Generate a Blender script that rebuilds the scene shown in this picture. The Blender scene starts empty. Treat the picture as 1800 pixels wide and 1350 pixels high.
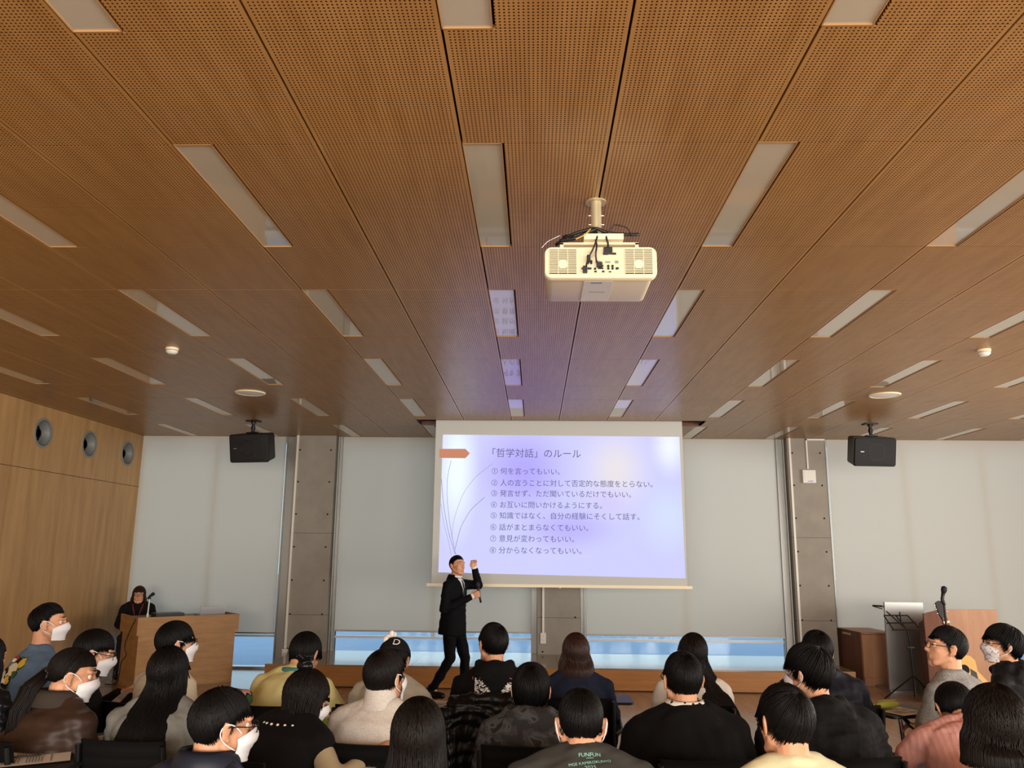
import bpy, math, random
import numpy as np
from mathutils import Matrix, Vector
from mathutils.bvhtree import BVHTree

sc = bpy.context.scene
COL = sc.collection
rnd = random.Random(7)
PI = math.pi
def lin(c): return tuple(((x/255+0.055)/1.055)**2.4 if x > 10 else x/255/12.92 for x in c)

# ------------------------------------------------------------------ camera
CAMZ, CEIL = 1.63, 3.27
FPX, PITCH, YAW, ROLL = 1431.2, 0.20402, -0.02958, 0.00978
cp, sp, cy, sy = math.cos(PITCH), math.sin(PITCH), math.cos(YAW), math.sin(YAW)
FW = np.array([sy*cp, cy*cp, sp]); R0 = np.array([cy, -sy, 0.]); U0 = np.cross(R0, FW)
RT = math.cos(ROLL)*R0+math.sin(ROLL)*U0; UP = -math.sin(ROLL)*R0+math.cos(ROLL)*U0
cam = bpy.data.objects.new('camera', bpy.data.cameras.new('camera')); COL.objects.link(cam)
cam.data.sensor_width = 36; cam.data.lens = FPX*36/1800; cam.data.clip_start = .05
cam.matrix_world = Matrix(((RT[0], UP[0], -FW[0], 0), (RT[1], UP[1], -FW[1], 0), (RT[2], UP[2], -FW[2], CAMZ), (0, 0, 0, 1)))
sc.camera = cam
def ray(x, y): return FW+RT*(x-900)/FPX-UP*(y-675)/FPX
def at(x, y, Y):                      # point seen at pixel x,y lying at depth Y
    d = ray(x, y); return d*(Y/d[1])+np.array([0, 0, CAMZ])
def onz(x, y, z):                     # point seen at pixel x,y lying at height z
    d = ray(x, y); return d*((z-CAMZ)/d[2])+np.array([0, 0, CAMZ])

# ------------------------------------------------------------------ world, lights, exposure
sc.view_settings.view_transform = 'Standard'; sc.view_settings.look = 'None'
sc.view_settings.exposure = 0.0; sc.view_settings.gamma = 1.0
sc.view_settings.use_curve_mapping = False
w = bpy.data.worlds.new('sky'); sc.world = w; w.use_nodes = True
bg = w.node_tree.nodes['Background']; bg.inputs[0].default_value = (.66, .86, 1.0, 1); bg.inputs[1].default_value = 1.5
def area(name, loc, rot, sx, sy_, power, color, spread=PI):
    l = bpy.data.lights.new(name, 'AREA'); l.shape = 'RECTANGLE'; l.size = sx; l.size_y = sy_; l.energy = power; l.color = color; l.spread = spread
    o = bpy.data.objects.new(name, l); COL.objects.link(o); o.location = loc; o.rotation_euler = rot; return o
area('rear_window_daylight', (1.0, -4.9, 1.55), (PI/2+.14, 0, 0), 11, 2.3, 1150, (1.0, .95, .87))
area('side_area_light', (8.3, 3.5, 1.5), (PI/2+.14, 0, PI/2), 9, 2.0, 600, (1.0, .96, .89))  # area lamp added to light the hall; no window in the right wall
sc.cycles.use_denoising = True
sc.cycles.max_bounces = 8; sc.cycles.diffuse_bounces = 4; sc.cycles.glossy_bounces = 4
sc.cycles.sample_clamp_indirect = 6

# ------------------------------------------------------------------ materials
def nmat(name):
    m = bpy.data.materials.new(name); m.use_nodes = True
    return m, m.node_tree.nodes, m.node_tree.links, m.node_tree.nodes['Principled BSDF']
def mat(name, rgb, rough=.6, metal=0., spec=.5, noise=0., nscale=40., bump=0., bscale=200., sheen=0., coat=0.):
    m, N, L, p = nmat(name)
    c = lin(rgb)+(1,)
    p.inputs['Base Color'].default_value = c; p.inputs['Roughness'].default_value = rough
    p.inputs['Metallic'].default_value = metal; p.inputs['Specular IOR Level'].default_value = spec
    p.inputs['Coat Weight'].default_value = coat
    if sheen: p.inputs['Sheen Weight'].default_value = sheen
    tc = N.new('ShaderNodeTexCoord')
    if noise:
        t = N.new('ShaderNodeTexNoise'); t.inputs['Scale'].default_value = nscale; t.inputs['Detail'].default_value = 4
        L.new(tc.outputs['Object'], t.inputs['Vector'])
        mx = N.new('ShaderNodeMix'); mx.data_type = 'RGBA'; mx.inputs['A'].default_value = tuple(x*(1-noise) for x in c[:3])+(1,)
        mx.inputs['B'].default_value = tuple(min(1, x*(1+noise)) for x in c[:3])+(1,)
        L.new(t.outputs['Fac'], mx.inputs['Factor']); L.new(mx.outputs['Result'], p.inputs['Base Color'])
    if bump:
        t = N.new('ShaderNodeTexNoise'); t.inputs['Scale'].default_value = bscale
        L.new(tc.outputs['Object'], t.inputs['Vector'])
        b = N.new('ShaderNodeBump'); b.inputs['Strength'].default_value = bump; b.inputs['Distance'].default_value = .004
        L.new(t.outputs['Fac'], b.inputs['Height']); L.new(b.outputs['Normal'], p.inputs['Normal'])
    return m
def math_node(N, L, op, a, b=None, c=None):
    n = N.new('ShaderNodeMath'); n.operation = op
    for i, v in enumerate((a, b, c)):
        if v is None: continue
        if isinstance(v, (int, float)): n.inputs[i].default_value = v
        else: L.new(v, n.inputs[i])
    return n.outputs[0]
def wood(name, c1, c2, rough=.45, scale=(1, 1, 1), spec=.5, axis_scale=6., holes=False):
    m, N, L, p = nmat(name)
    p.inputs['Roughness'].default_value = rough; p.inputs['Specular IOR Level'].default_value = spec
    tc = N.new('ShaderNodeTexCoord'); mp = N.new('ShaderNodeMapping'); mp.inputs['Scale'].default_value = scale
    L.new(tc.outputs['Object'], mp.inputs['Vector'])
    t = N.new('ShaderNodeTexNoise'); t.inputs['Scale'].default_value = axis_scale; t.inputs['Detail'].default_value = 6; t.inputs['Roughness'].default_value = .6
    L.new(mp.outputs['Vector'], t.inputs['Vector'])
    r = N.new('ShaderNodeValToRGB'); r.color_ramp.elements[0].position = .3; r.color_ramp.elements[1].position = .72
    r.color_ramp.elements[0].color = lin(c1)+(1,); r.color_ramp.elements[1].color = lin(c2)+(1,)
    L.new(t.outputs['Fac'], r.inputs['Fac'])
    out = r.outputs['Color']
    if holes:                          # drilled 15 mm grid of acoustic holes in each 0.6 m board
        sx = N.new('ShaderNodeSeparateXYZ'); L.new(tc.outputs['Object'], sx.inputs[0])
        u = math_node(N, L, 'DIVIDE', math_node(N, L, 'SUBTRACT', sx.outputs[0], GX0), PITCHH)
        v = math_node(N, L, 'DIVIDE', math_node(N, L, 'SUBTRACT', sx.outputs[1], GY0), PITCHH)
        fu = math_node(N, L, 'SUBTRACT', math_node(N, L, 'FRACT', u), .5)
        fv = math_node(N, L, 'SUBTRACT', math_node(N, L, 'FRACT', v), .5)
        d = math_node(N, L, 'SQRT', math_node(N, L, 'ADD', math_node(N, L, 'MULTIPLY', fu, fu), math_node(N, L, 'MULTIPLY', fv, fv)))
        hole = math_node(N, L, 'LESS_THAN', d, .235)
        pu = math_node(N, L, 'FRACT', math_node(N, L, 'DIVIDE', math_node(N, L, 'SUBTRACT', sx.outputs[0], GX0), GS))
        e = math_node(N, L, 'LESS_THAN', math_node(N, L, 'ABSOLUTE', math_node(N, L, 'SUBTRACT', pu, .5)), .475)
        hole = math_node(N, L, 'MULTIPLY', hole, e)
        mx = N.new('ShaderNodeMix'); mx.data_type = 'RGBA'; mx.inputs['B'].default_value = lin((58, 32, 16))+(1,)
        L.new(hole, mx.inputs['Factor']); L.new(out, mx.inputs['A']); out = mx.outputs['Result']
        L.new(math_node(N, L, 'MULTIPLY', math_node(N, L, 'SUBTRACT', 1., hole), spec), p.inputs['Specular IOR Level'])
    L.new(out, p.inputs['Base Color'])
    return m
def emis(name, rgb, s=1.):
    m = bpy.data.materials.new(name); m.use_nodes = True; N = m.node_tree.nodes; L = m.node_tree.links
    N.remove(N['Principled BSDF']); e = N.new('ShaderNodeEmission'); e.inputs[0].default_value = lin(rgb)+(1,); e.inputs[1].default_value = s
    L.new(e.outputs[0], N['Material Output'].inputs[0]); return m
def pattern(name, stops, scale, rough=.8, kind='voronoi', stretch=(1, 1, 1), detail=0, bump=0.):
    m, N, L, p = nmat(name); p.inputs['Roughness'].default_value = rough; p.inputs['Specular IOR Level'].default_value = .25
    tc = N.new('ShaderNodeTexCoord'); mp = N.new('ShaderNodeMapping'); mp.inputs['Scale'].default_value = stretch
    L.new(tc.outputs['Object'], mp.inputs['Vector'])
    if kind == 'voronoi':
        t = N.new('ShaderNodeTexVoronoi'); t.inputs['Scale'].default_value = scale; L.new(mp.outputs['Vector'], t.inputs['Vector'])
        sep = N.new('ShaderNodeSeparateColor'); L.new(t.outputs['Color'], sep.inputs[0]); f = sep.outputs[0]
    else:
        t = N.new('ShaderNodeTexNoise'); t.inputs['Scale'].default_value = scale; t.inputs['Detail'].default_value = detail; t.inputs['Distortion'].default_value = .6
        L.new(mp.outputs['Vector'], t.inputs['Vector']); f = t.outputs['Fac']
    r = N.new('ShaderNodeValToRGB'); r.color_ramp.interpolation = 'CONSTANT'
    for i, (pos, c) in enumerate(stops):
        e = r.color_ramp.elements[i] if i < 2 else r.color_ramp.elements.new(pos)
        e.position = pos; e.color = lin(c)+(1,)
    L.new(f, r.inputs['Fac']); L.new(r.outputs['Color'], p.inputs['Base Color'])
    return m

GX0, GS, GW, GY0, GA, GB = -.3047, .60105, .1636, 1.1640, .7433, 1.1547     # ceiling grid: column origin, column width, slot width, row origin, gap, slot row
PITCHH = GS/40
M = {}
M['ceil'] = wood('perforated_maple', (153, 111, 60), (173, 131, 78), .32, (6, .7, 1), .6, 3., holes=True)
M['groove'] = mat('dark_groove', (26, 16, 10), .9)
M['trimwood'] = mat('ceiling_edge_trim', (166, 124, 74), .6)
M['wallwood'] = wood('maple_veneer', (160, 122, 78), (186, 148, 98), .42, (3, 3, .35), .4, 3.)
M['stagewood'] = wood('stage_veneer', (150, 100, 48), (176, 122, 66), .4, (.5, 3, 6), .4, 4.)
M['stagetop'] = wood('stage_floor', (126, 100, 74), (150, 122, 92), .13, (.6, 4, 1), .6, 4.)
M['floor'] = wood('polished_timber_floor', (150, 118, 88), (172, 140, 108), .2, (3, .5, 1), .5, 4.)
M['lectern'] = wood('light_oak', (150, 108, 62), (178, 134, 82), .45, (1, 1, 5), .35, 3.)
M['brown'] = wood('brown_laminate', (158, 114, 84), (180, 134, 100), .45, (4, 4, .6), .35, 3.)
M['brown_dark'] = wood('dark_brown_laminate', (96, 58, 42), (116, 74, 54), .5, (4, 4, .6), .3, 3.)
M['blind'] = mat('blind_fabric', (226, 225, 217), .9, spec=.1)
def translucent(m, rgb, f):
    N = m.node_tree.nodes; L = m.node_tree.links; p = N['Principled BSDF']; t_ = N.new('ShaderNodeBsdfTranslucent'); t_.inputs[0].default_value = lin(rgb)+(1,)
    mx = N.new('ShaderNodeMixShader'); mx.inputs[0].default_value = f; L.new(p.outputs[0], mx.inputs[1]); L.new(t_.outputs[0], mx.inputs[2]); L.new(mx.outputs[0], N['Material Output'].inputs[0])
M['wallpale'] = mat('pale_wall', (214, 214, 206), .9, spec=.1)
translucent(M['blind'], (222, 218, 204), .32)
M['screen'] = mat('screen_fabric', (196, 198, 194), .85, spec=.1)
M['concrete'] = mat('fair_faced_concrete', (150, 144, 134), .8, noise=.18, nscale=5, bump=.25, bscale=60)
M['alu'] = mat('anodised_aluminium', (150, 150, 146), .4, .6)
M['winframe'] = mat('window_frame_metal', (205, 210, 214), .35, .2)
M['white'] = mat('white_plastic', (228, 226, 218), .45)
M['cream'] = mat('cream_plastic', (240, 226, 190), .4)
M['cream_dark'] = mat('port_panel', (226, 212, 178), .5)
M['steel'] = mat('brushed_steel', (178, 178, 176), .34, 1.)
M['chrome'] = mat('chrome', (215, 215, 215), .15, 1.)
M['pole'] = mat('painted_pole', (196, 184, 150), .35, .5)
M['black'] = mat('black_plastic', (20, 20, 21), .5)
M['blackm'] = mat('black_metal', (16, 16, 17), .4, .3)
M['mesh'] = mat('black_chair_mesh', (9, 9, 10), .75, spec=.15)
M['grille'] = mat('speaker_grille', (24, 25, 28), .7, bump=.4, bscale=900)
M['dark'] = mat('dark_interior', (8, 8, 9), .9)
M['nozzle'] = mat('nozzle_grey', (128, 130, 126), .5, .1)
M['paper'] = mat('white_paper', (226, 222, 214), .85, spec=.1)
M['ink'] = mat('grey_print', (142, 138, 134), .85, spec=.1)
M['skin'] = mat('skin', (206, 152, 118), .5, spec=.35, noise=.08, nscale=30)
M['skin2'] = mat('skin_tan', (190, 138, 104), .5, spec=.35, noise=.08, nscale=30)
M['lips'] = mat('lips', (172, 108, 92), .55)
M['eyewhite'] = mat('eye_white', (225, 220, 212), .25)
M['iris'] = mat('iris', (22, 14, 10), .15)
M['maskw'] = mat('mask_fabric', (232, 232, 236), .85, spec=.15)
M['hair'] = mat('black_hair', (10, 9, 9), .5, spec=.15)
M['hair_b'] = mat('dark_brown_hair', (18, 13, 11), .5, spec=.15)
M['hair_r'] = mat('brown_hair', (46, 27, 21), .45, spec=.25)
def light_panel_mat():
    m, N, L, p = nmat('glossy_light_diffuser')
    p.inputs['Base Color'].default_value = lin((186, 178, 160))+(1,); p.inputs['Roughness'].default_value = .03
    p.inputs['IOR'].default_value = 2.5
    return m
M['lightp'] = light_panel_mat()
def glass_mat():
    m = bpy.data.materials.new('window_glass'); m.use_nodes = True; N = m.node_tree.nodes; L = m.node_tree.links
    N.remove(N['Principled BSDF']); t = N.new('ShaderNodeBsdfTransparent'); t.inputs[0].default_value = (.9, .96, .98, 1)
    g = N.new('ShaderNodeBsdfGlossy'); g.inputs['Roughness'].default_value = .01
    fr = N.new('ShaderNodeFresnel'); fr.inputs['IOR'].default_value = 1.45
    mx = N.new('ShaderNodeMixShader'); L.new(fr.outputs[0], mx.inputs[0]); L.new(t.outputs[0], mx.inputs[1]); L.new(g.outputs[0], mx.inputs[2])
    L.new(mx.outputs[0], N['Material Output'].inputs[0]); return m
M['glass'] = glass_mat()

# ------------------------------------------------------------------ mesh helpers
def nz(v):
    v = np.asarray(v, float); return v/(np.linalg.norm(v)+1e-12)
class MB:
    def __init__(s): s.V = []; s.F = []; s.Mi = []; s.n = 0
    def add(s, V, F, m=0):
        V = np.asarray(V, float).reshape(-1, 3); s.V.append(V); n = s.n
        s.F += [tuple(i+n for i in f) for f in F]; s.Mi += [m]*len(F); s.n += len(V); return s
    def verts(s): return np.concatenate(s.V) if s.V else np.zeros((0, 3))
    def merge(s, o, m=None):
        s.add(o.verts(), [], 0); b = s.n-o.n
        s.F += [tuple(i+b for i in f) for f in o.F]; s.Mi += (o.Mi if m is None else [m]*len(o.F)); return s
    def box(s, x0, x1, y0, y1, z0, z1, m=0, T=None):
        V = np.array([(x, y, z) for z in (z0, z1) for y in (y0, y1) for x in (x0, x1)], float)
        if T is not None: V = V@T[0].T+T[1]
        return s.add(V, [(0, 2, 3, 1), (4, 5, 7, 6), (0, 1, 5, 4), (2, 6, 7, 3), (0, 4, 6, 2), (1, 3, 7, 5)], m)
    def loft(s, rings, m=0, caps=True, closed=True):
        k = len(rings[0]); V = np.concatenate([np.asarray(r) for r in rings]); F = []
        for i in range(len(rings)-1):
            for j in range(k if closed else k-1):
                a = i*k+j; b = i*k+(j+1) % k; F.append((a, b, b+k, a+k))
        if caps and closed: F.append(tuple(range(k))[::-1]); F.append(tuple(range((len(rings)-1)*k, len(rings)*k)))
        return s.add(V, F, m)
    def tube(s, P, r, n=8, m=0, caps=True, flat=1., up0=None):
        P = [np.asarray(p, float) for p in P]; k = len(P); R = [r]*k if np.isscalar(r) else list(r); rings = []
        T = [nz(P[min(i+1, k-1)]-P[max(i-1, 0)]) for i in range(k)]
        u = np.array(up0, float) if up0 is not None else (np.array([0, 0, 1.]) if abs(T[0][2]) < .9 else np.array([0, 1., 0]))
        for i in range(k):
            u = nz(u-T[i]*(u@T[i])); v = np.cross(T[i], u); a = np.arange(n)*2*PI/n
            rings.append(P[i]+R[i]*(np.outer(np.cos(a), v)+flat*np.outer(np.sin(a), u)))
        return s.loft(rings, m, caps)
    def capsule(s, p, q, r1, r2=None, n=12, m=0):
        p = np.asarray(p, float); q = np.asarray(q, float); r2 = r1 if r2 is None else r2; d = nz(q-p); P = []; R = []
        for a in (85, 60, 35, 12): P.append(p-d*r1*math.sin(math.radians(a))); R.append(r1*math.cos(math.radians(a)))
        for t in (.33, .66): P.append(p+(q-p)*t); R.append(r1+(r2-r1)*t)
        for a in (12, 35, 60, 85): P.append(q+d*r2*math.sin(math.radians(a))); R.append(r2*math.cos(math.radians(a)))
        return s.tube(P, R, n, m)
    def ell(s, c, r, nu=20, nv=12, m=0, R=None):
        c = np.asarray(c, float); rings = []
        for i in range(nv):
            t = PI*(i+.5)/nv-PI/2 if nv > 2 else 0; t = -PI/2+.06+(PI-.12)*i/(nv-1); a = np.arange(nu)*2*PI/nu
            V = np.stack([np.cos(t)*np.cos(a), np.cos(t)*np.sin(a), np.full(nu, np.sin(t))], 1)*np.asarray(r, float)
            rings.append((V if R is None else V@R.T)+c)
        return s.loft(rings, m)
    def prism(s, poly, h0, h1, m=0, T=None):        # polygon in xy extruded in z
        n = len(poly); V = np.array([(x, y, z) for z in (h0, h1) for x, y in poly], float)
        if T is not None: V = V@T[0].T+T[1]
        F = [tuple(range(n))[::-1], tuple(range(n, 2*n))]+[(i, (i+1) % n, (i+1) % n+n, i+n) for i in range(n)]
        return s.add(V, F, m)
    def lathe(s, prof, n=32, m=0, T=None, caps=True):           # profile (r,z) around z
        rings = []
        for r, z in prof:
            a = np.arange(n)*2*PI/n; V = np.stack([r*np.cos(a), r*np.sin(a), np.full(n, z)], 1)
            rings.append(V if T is None else V@T[0].T+T[1])
        return s.loft(rings, m, caps)
    def xf(s, R, t=(0, 0, 0)):
        s.V = [v@np.asarray(R).T+np.asarray(t) for v in s.V]; return s
def rot(ax, deg):
    a = math.radians(deg); c, q = math.cos(a), math.sin(a)
    return np.array({'x': [[1, 0, 0], [0, c, -q], [0, q, c]], 'y': [[c, 0, q], [0, 1, 0], [-q, 0, c]], 'z': [[c, -q, 0], [q, c, 0], [0, 0, 1]]}[ax])
def mesh_of(mb, smooth=False, angle=None):
    me = bpy.data.meshes.new('mesh'); me.from_pydata(mb.verts().tolist(), [], mb.F)
    me.polygons.foreach_set('material_index', mb.Mi)
    if smooth or angle:
        me.polygons.foreach_set('use_smooth', [True]*len(me.polygons))
        if angle: me.set_sharp_from_angle(angle=math.radians(angle))
    me.update(); return me
def link(name, me, mats, parent=None, loc=None):
    if not isinstance(mats, (list, tuple)): mats = [mats]
    if not len(me.materials):
        for m in mats: me.materials.append(m)
    o = bpy.data.objects.new(name, me); COL.objects.link(o)
    if parent is not None: o.parent = parent
    if loc is not None: o.location = loc
    return o
def obj(name, mb, mats, parent=None, smooth=False, angle=35, loc=None):
    return link(name, mesh_of(mb, smooth, None if smooth else angle), mats, parent, loc)
def tag(o, label, cat, group=None, kind=None):
    o['label'] = label; o['category'] = cat
    if group: o['group'] = group
    if kind: o['kind'] = kind
    return o
def thing(name, label, cat, loc=(0, 0, 0), rz=0., group=None):
    o = bpy.data.objects.new(name, None); COL.objects.link(o); o.empty_display_size = .1
    o.location = tuple(float(x) for x in loc); o.rotation_euler = (0, 0, rz); return tag(o, label, cat, group)
def copy_tree(o, parent=None):
    c = o.copy(); COL.objects.link(c)
    if parent is not None: c.parent = parent
    for ch in list(o.children): copy_tree(ch, c)
    return c
def remesh(mb, voxel, it=6, fac=.5):
    """One continuous skin over overlapping forms; returns vertex array and faces."""
    me = mesh_of(mb); o = bpy.data.objects.new('tmp', me); COL.objects.link(o)
    r = o.modifiers.new('r', 'REMESH'); r.mode = 'VOXEL'; r.voxel_size = voxel
    if it:
        q = o.modifiers.new('s', 'SMOOTH'); q.iterations = it; q.factor = fac
    dg = bpy.context.evaluated_depsgraph_get(); dg.update()
    m2 = bpy.data.meshes.new_from_object(o.evaluated_get(dg))
    V = np.empty(len(m2.vertices)*3); m2.vertices.foreach_get('co', V); NN = np.empty(len(m2.vertices)*3); m2.vertices.foreach_get('normal', NN)
    F = [tuple(p.vertices) for p in m2.polygons]
    bpy.data.objects.remove(o); bpy.data.meshes.remove(me); bpy.data.meshes.remove(m2)
    return V.reshape(-1, 3), F, NN.reshape(-1, 3)
def wob(V, seed, wl, n=10, stretch=(1, 1, 1)):
    rs = np.random.RandomState(seed); out = np.zeros(len(V)); P = V*np.array(stretch)
    for i in range(n):
        k = rs.normal(size=3); k = k/np.linalg.norm(k)*2*PI/(wl*rs.uniform(.6, 1.6)); out += np.sin(P@k+rs.uniform(0, 6.28))
    return out/math.sqrt(n)

# ================================================================== THE ROOM
XL, XR, YB, YF = -5.80, 8.6, 11.89, -5.2
def struct(name, mb, m, label, cat='room', **k):
    return tag(obj(name, mb, m, **k), label, cat, kind='structure')
struct('floor', MB().box(XL-.2, XR+.2, YF-.2, YB+.35, -.1, 0), M['floor'], 'polished brown timber floor of the hall', 'floor')
# ceiling: boards with open joints, light slots left free
cmb = MB(); slots = []
def gx(c): return GX0+c*GS
rows_y = []
y = GY0-3*(GA+GB)
while y < YB:
    rows_y.append((y, y+GB, True)); rows_y.append((y+GB, y+GB+GA, False)); y += GA+GB
def frame_px(p):
    d = np.asarray(p)-np.array([0, 0, CAMZ]); z = d@FW
    return (900+FPX*(d@RT)/z, 675-FPX*(d@UP)/z, z)
def seen(x0, x1, y0, y1):
    for X in (x0, x1):
        for Y in np.linspace(y0, y1, 5):
            a, b, z = frame_px((X, Y, CEIL))
            if z > .1 and -5 < a < 1805 and -5 < b < 1355: return True
    return False
REC = (-1.50, 2.13, 10.19, 10.56)        # screen recess in the ceiling
jx, jy, th = .0045, .0022, .018
for (a, b, slot) in rows_y:
    if a < YF-1: continue
    b = min(b, YB)
    for c in range(-10, 16):
        x0, x1 = max(gx(c), XL), min(gx(c+1), XR)
        if x1-x0 < .02: continue
        s = slot and c % 2 == 0 and gx(c) > XL and seen(gx(c), gx(c)+GW, a, b)
        if s: slots.append((c, a, b))
        px0 = x0+jx+(GW+.004 if s else 0)
        for ya, yb in ([(a, b)] if not (not slot and a < REC[2] < b) else [(a, REC[2]), (REC[3], b)]):
            cmb.box(px0, x1-jx, ya+jy, yb-jy, CEIL, CEIL+th)
        if not slot and a < REC[2] < b:            # recess row: boards left and right of the opening
            if x1 < REC[0] or x0 > REC[1]: cmb.box(px0, x1-jx, REC[2], REC[3], CEIL, CEIL+th)
            elif x0 < REC[0]: cmb.box(px0, REC[0], REC[2], REC[3], CEIL, CEIL+th)
            elif x1 > REC[1]: cmb.box(REC[1], x1-jx, REC[2], REC[3], CEIL, CEIL+th)
cmb.box(XL-.2, XR+.2, YF-.2, REC[2], CEIL+.05, CEIL+.1, 1); cmb.box(XL-.2, XR+.2, REC[3], YB+.3, CEIL+.05, CEIL+.1, 1)
cmb.box(XL-.2, REC[0], REC[2], REC[3], CEIL+.05, CEIL+.1, 1); cmb.box(REC[1], XR+.2, REC[2], REC[3], CEIL+.05, CEIL+.1, 1)
cmb.box(REC[0]-.02, REC[0], REC[2], REC[3], CEIL, CEIL+.35, 2); cmb.box(REC[1], REC[1]+.02, REC[2], REC[3], CEIL, CEIL+.35, 2)
cmb.box(REC[0], REC[1], REC[3], REC[3]+.02, CEIL, CEIL+.35, 2); cmb.box(REC[0], REC[1], REC[2]-.02, REC[2], CEIL-.0, CEIL+.35, 2)
cmb.box(REC[0], REC[1], REC[2], REC[3], CEIL+.33, CEIL+.35, 1)
struct('ceiling', cmb, [M['ceil'], M['groove'], M['brown_dark']], 'perforated maple board ceiling with open joints', 'ceiling', angle=None)
# flat light panels
ORD = ['first', 'second', 'third', 'fourth', 'fifth', 'sixth', 'seventh', 'eighth', 'ninth', 'tenth', 'eleventh', 'twelfth']
def light_unit():
    t = thing('ceiling_light', 'x', 'ceiling light')
    obj('light_panel', MB().box(.004, GW-.004, .006, GB-.006, CEIL+.004, CEIL+.012), M['lightp'], t, angle=None)
    f = MB().box(0, .004, 0, GB, CEIL-.001, CEIL+.02).box(GW-.004, GW, 0, GB, CEIL-.001, CEIL+.02).box(0, GW, 0, .006, CEIL-.001, CEIL+.02).box(0, GW, GB-.006, GB, CEIL-.001, CEIL+.02)
    obj('light_frame', f, M['trimwood'], t, angle=None); return t
proto = None
ys = sorted(set(round(a, 3) for c, a, b in slots))
for ri, ya in enumerate(ys):
    row = sorted([sl for sl in slots if abs(sl[1]-ya) < .01])
    for k, (c, a, b) in enumerate(row):
        if proto is None: proto = light_unit(); o = proto
        else: o = copy_tree(proto)
        o.location = (gx(c), a, 0)
        o['label'] = f'flat glossy ceiling light, {ORD[k]} from left in {ORD[ri]} row from the camera'
        o['group'] = 'flat ceiling light panels'
# left wall of veneer panels with three round holes
wl = MB(); tk = .04
ej = [YF, -4.2, -3.2, -2.2, -1.2, -.2, .8, 1.8, 2.85, 3.85, 4.85, 5.85, 6.85, 7.85, 8.85, 9.87, 10.88, YB]
for i in range(len(ej)-1):
    wl.box(XL-tk, XL, ej[i]+.002, ej[i+1]-.002, .0, 2.515); wl.box(XL-tk, XL, ej[i]+.002, ej[i+1]-.002, 2.521, CEIL)
HOLES = [9.36, 10.375, 11.39]; HZ, HR = 2.955, .165
me = mesh_of(wl); wo = link('wall_left', me, M['wallwood'])
cut = MB()
for hy in HOLES: cut.lathe([(HR, -.2), (HR, .2)], 40, T=(rot('y', 90), np.array([XL, hy, HZ])))
co = link('cut', mesh_of(cut), M['dark'])
bm_ = wo.modifiers.new('b', 'BOOLEAN'); bm_.object = co; bm_.operation = 'DIFFERENCE'; bm_.solver = 'EXACT'
dg = bpy.context.evaluated_depsgraph_get(); dg.update()
m2 = bpy.data.meshes.new_from_object(wo.evaluated_get(dg)); bpy.data.objects.remove(wo); bpy.data.objects.remove(co)
wo = link('wall_left', m2, M['wallwood']); tag(wo, 'maple veneer panel wall on the left', 'wall', kind='structure')
wb = MB()
hs = [YF]+[v for h in HOLES for v in (h-HR-.02, h+HR+.02)]+[YB]
wb.box(XL-.25, XL-tk, YF-.2, YB+.35, -.1, HZ-HR-.02).box(XL-.25, XL-tk, YF-.2, YB+.35, HZ+HR+.02, CEIL+.1)
for i in range(0, len(hs), 2): wb.box(XL-.25, XL-tk, hs[i], hs[i+1], HZ-HR-.02, HZ+HR+.02)
wb.box(XL-.5, XL-.45, YF, YB, HZ-.3, HZ+.3)
struct('trim_1', wb, M['groove'], 'dark backing behind the joints of the veneer wall', 'wall backing')
pos_words = ['nearest the camera', 'in the middle of the three', 'nearest the far corner']
for i, hy in enumerate(HOLES):
    t = thing('air_nozzle', f'round grey air nozzle in the left veneer wall, {pos_words[i]}', 'air nozzle', (XL, hy, HZ), 0, 'round air nozzles in the left wall')
    T = (rot('y', 90), np.zeros(3))
    obj('rim', MB().lathe([(HR-.012, -.02), (HR-.012, .008), (HR+.012, .006), (HR+.014, .001), (HR-.012, -.02)], 40, T=T, caps=False), M['nozzle'], t)
    obj('barrel', MB().lathe([(HR-.006, .0), (HR-.05, -.13), (HR-.056, -.13), (HR-.006, .0)], 40, T=T, caps=False), M['nozzle'], t)
    obj('duct', MB().lathe([(HR-.055, -.1), (HR-.055, -.2), (.001, -.2)], 32, T=T, caps=False), M['dark'], t)
    obj('inner_cone', MB().lathe([(.075, -.11), (.06, -.06), (.052, -.06), (.075, -.11)], 32, T=T, caps=False), M['blackm'], t)
# right, rear and back walls
struct('wall_right', MB().box(XR, XR+.2, YF-.2, YB+.35, -.1, CEIL+.1), M['wallpale'], 'pale wall on the right side of the hall', 'wall')
struct('wall_rear', MB().box(XL-.2, XR+.2, YF-.2, YF, -.1, CEIL+.1), M['wallwood'], 'rear wall of the hall behind the camera', 'wall')
COLS = [(-3.487, -2.895), (.039, .629), (3.595, 4.128)]
BAYS = [(XL, -3.66), (-2.81, -.05), (.72, 3.455), (4.20, XR)]
struct('wall_back', MB().box(XL-.2, XR+.2, YB-.02, YB+.3, CEIL-.06, CEIL+.1), M['alu'], 'metal window head along the back wall', 'wall')
place = ['left of the hall', 'behind the projection screen', 'right of the hall']
cn = []
for i, (a, b) in enumerate(COLS):
    cm = MB().box(a, b, YB-.20, YB+.25, 0, CEIL)
    for lv in (.75, 1.87): cm.box(a-.0005, b+.0005, YB-.2005, YB-.1, lv, lv+.004, 1)
    for dx in (.07, b-a-.07):
        for k in range(7): cm.lathe([(.013, 0), (.013, -.0015)], 14, 1, T=(rot('x', 90), np.array([a+dx, YB-.2002, .30+.46*k])))
    cn.append(struct('concrete_column', cm, [M['concrete'], M['groove']], f'fair-faced concrete column with tie holes, {place[i]}', 'column'))
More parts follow.
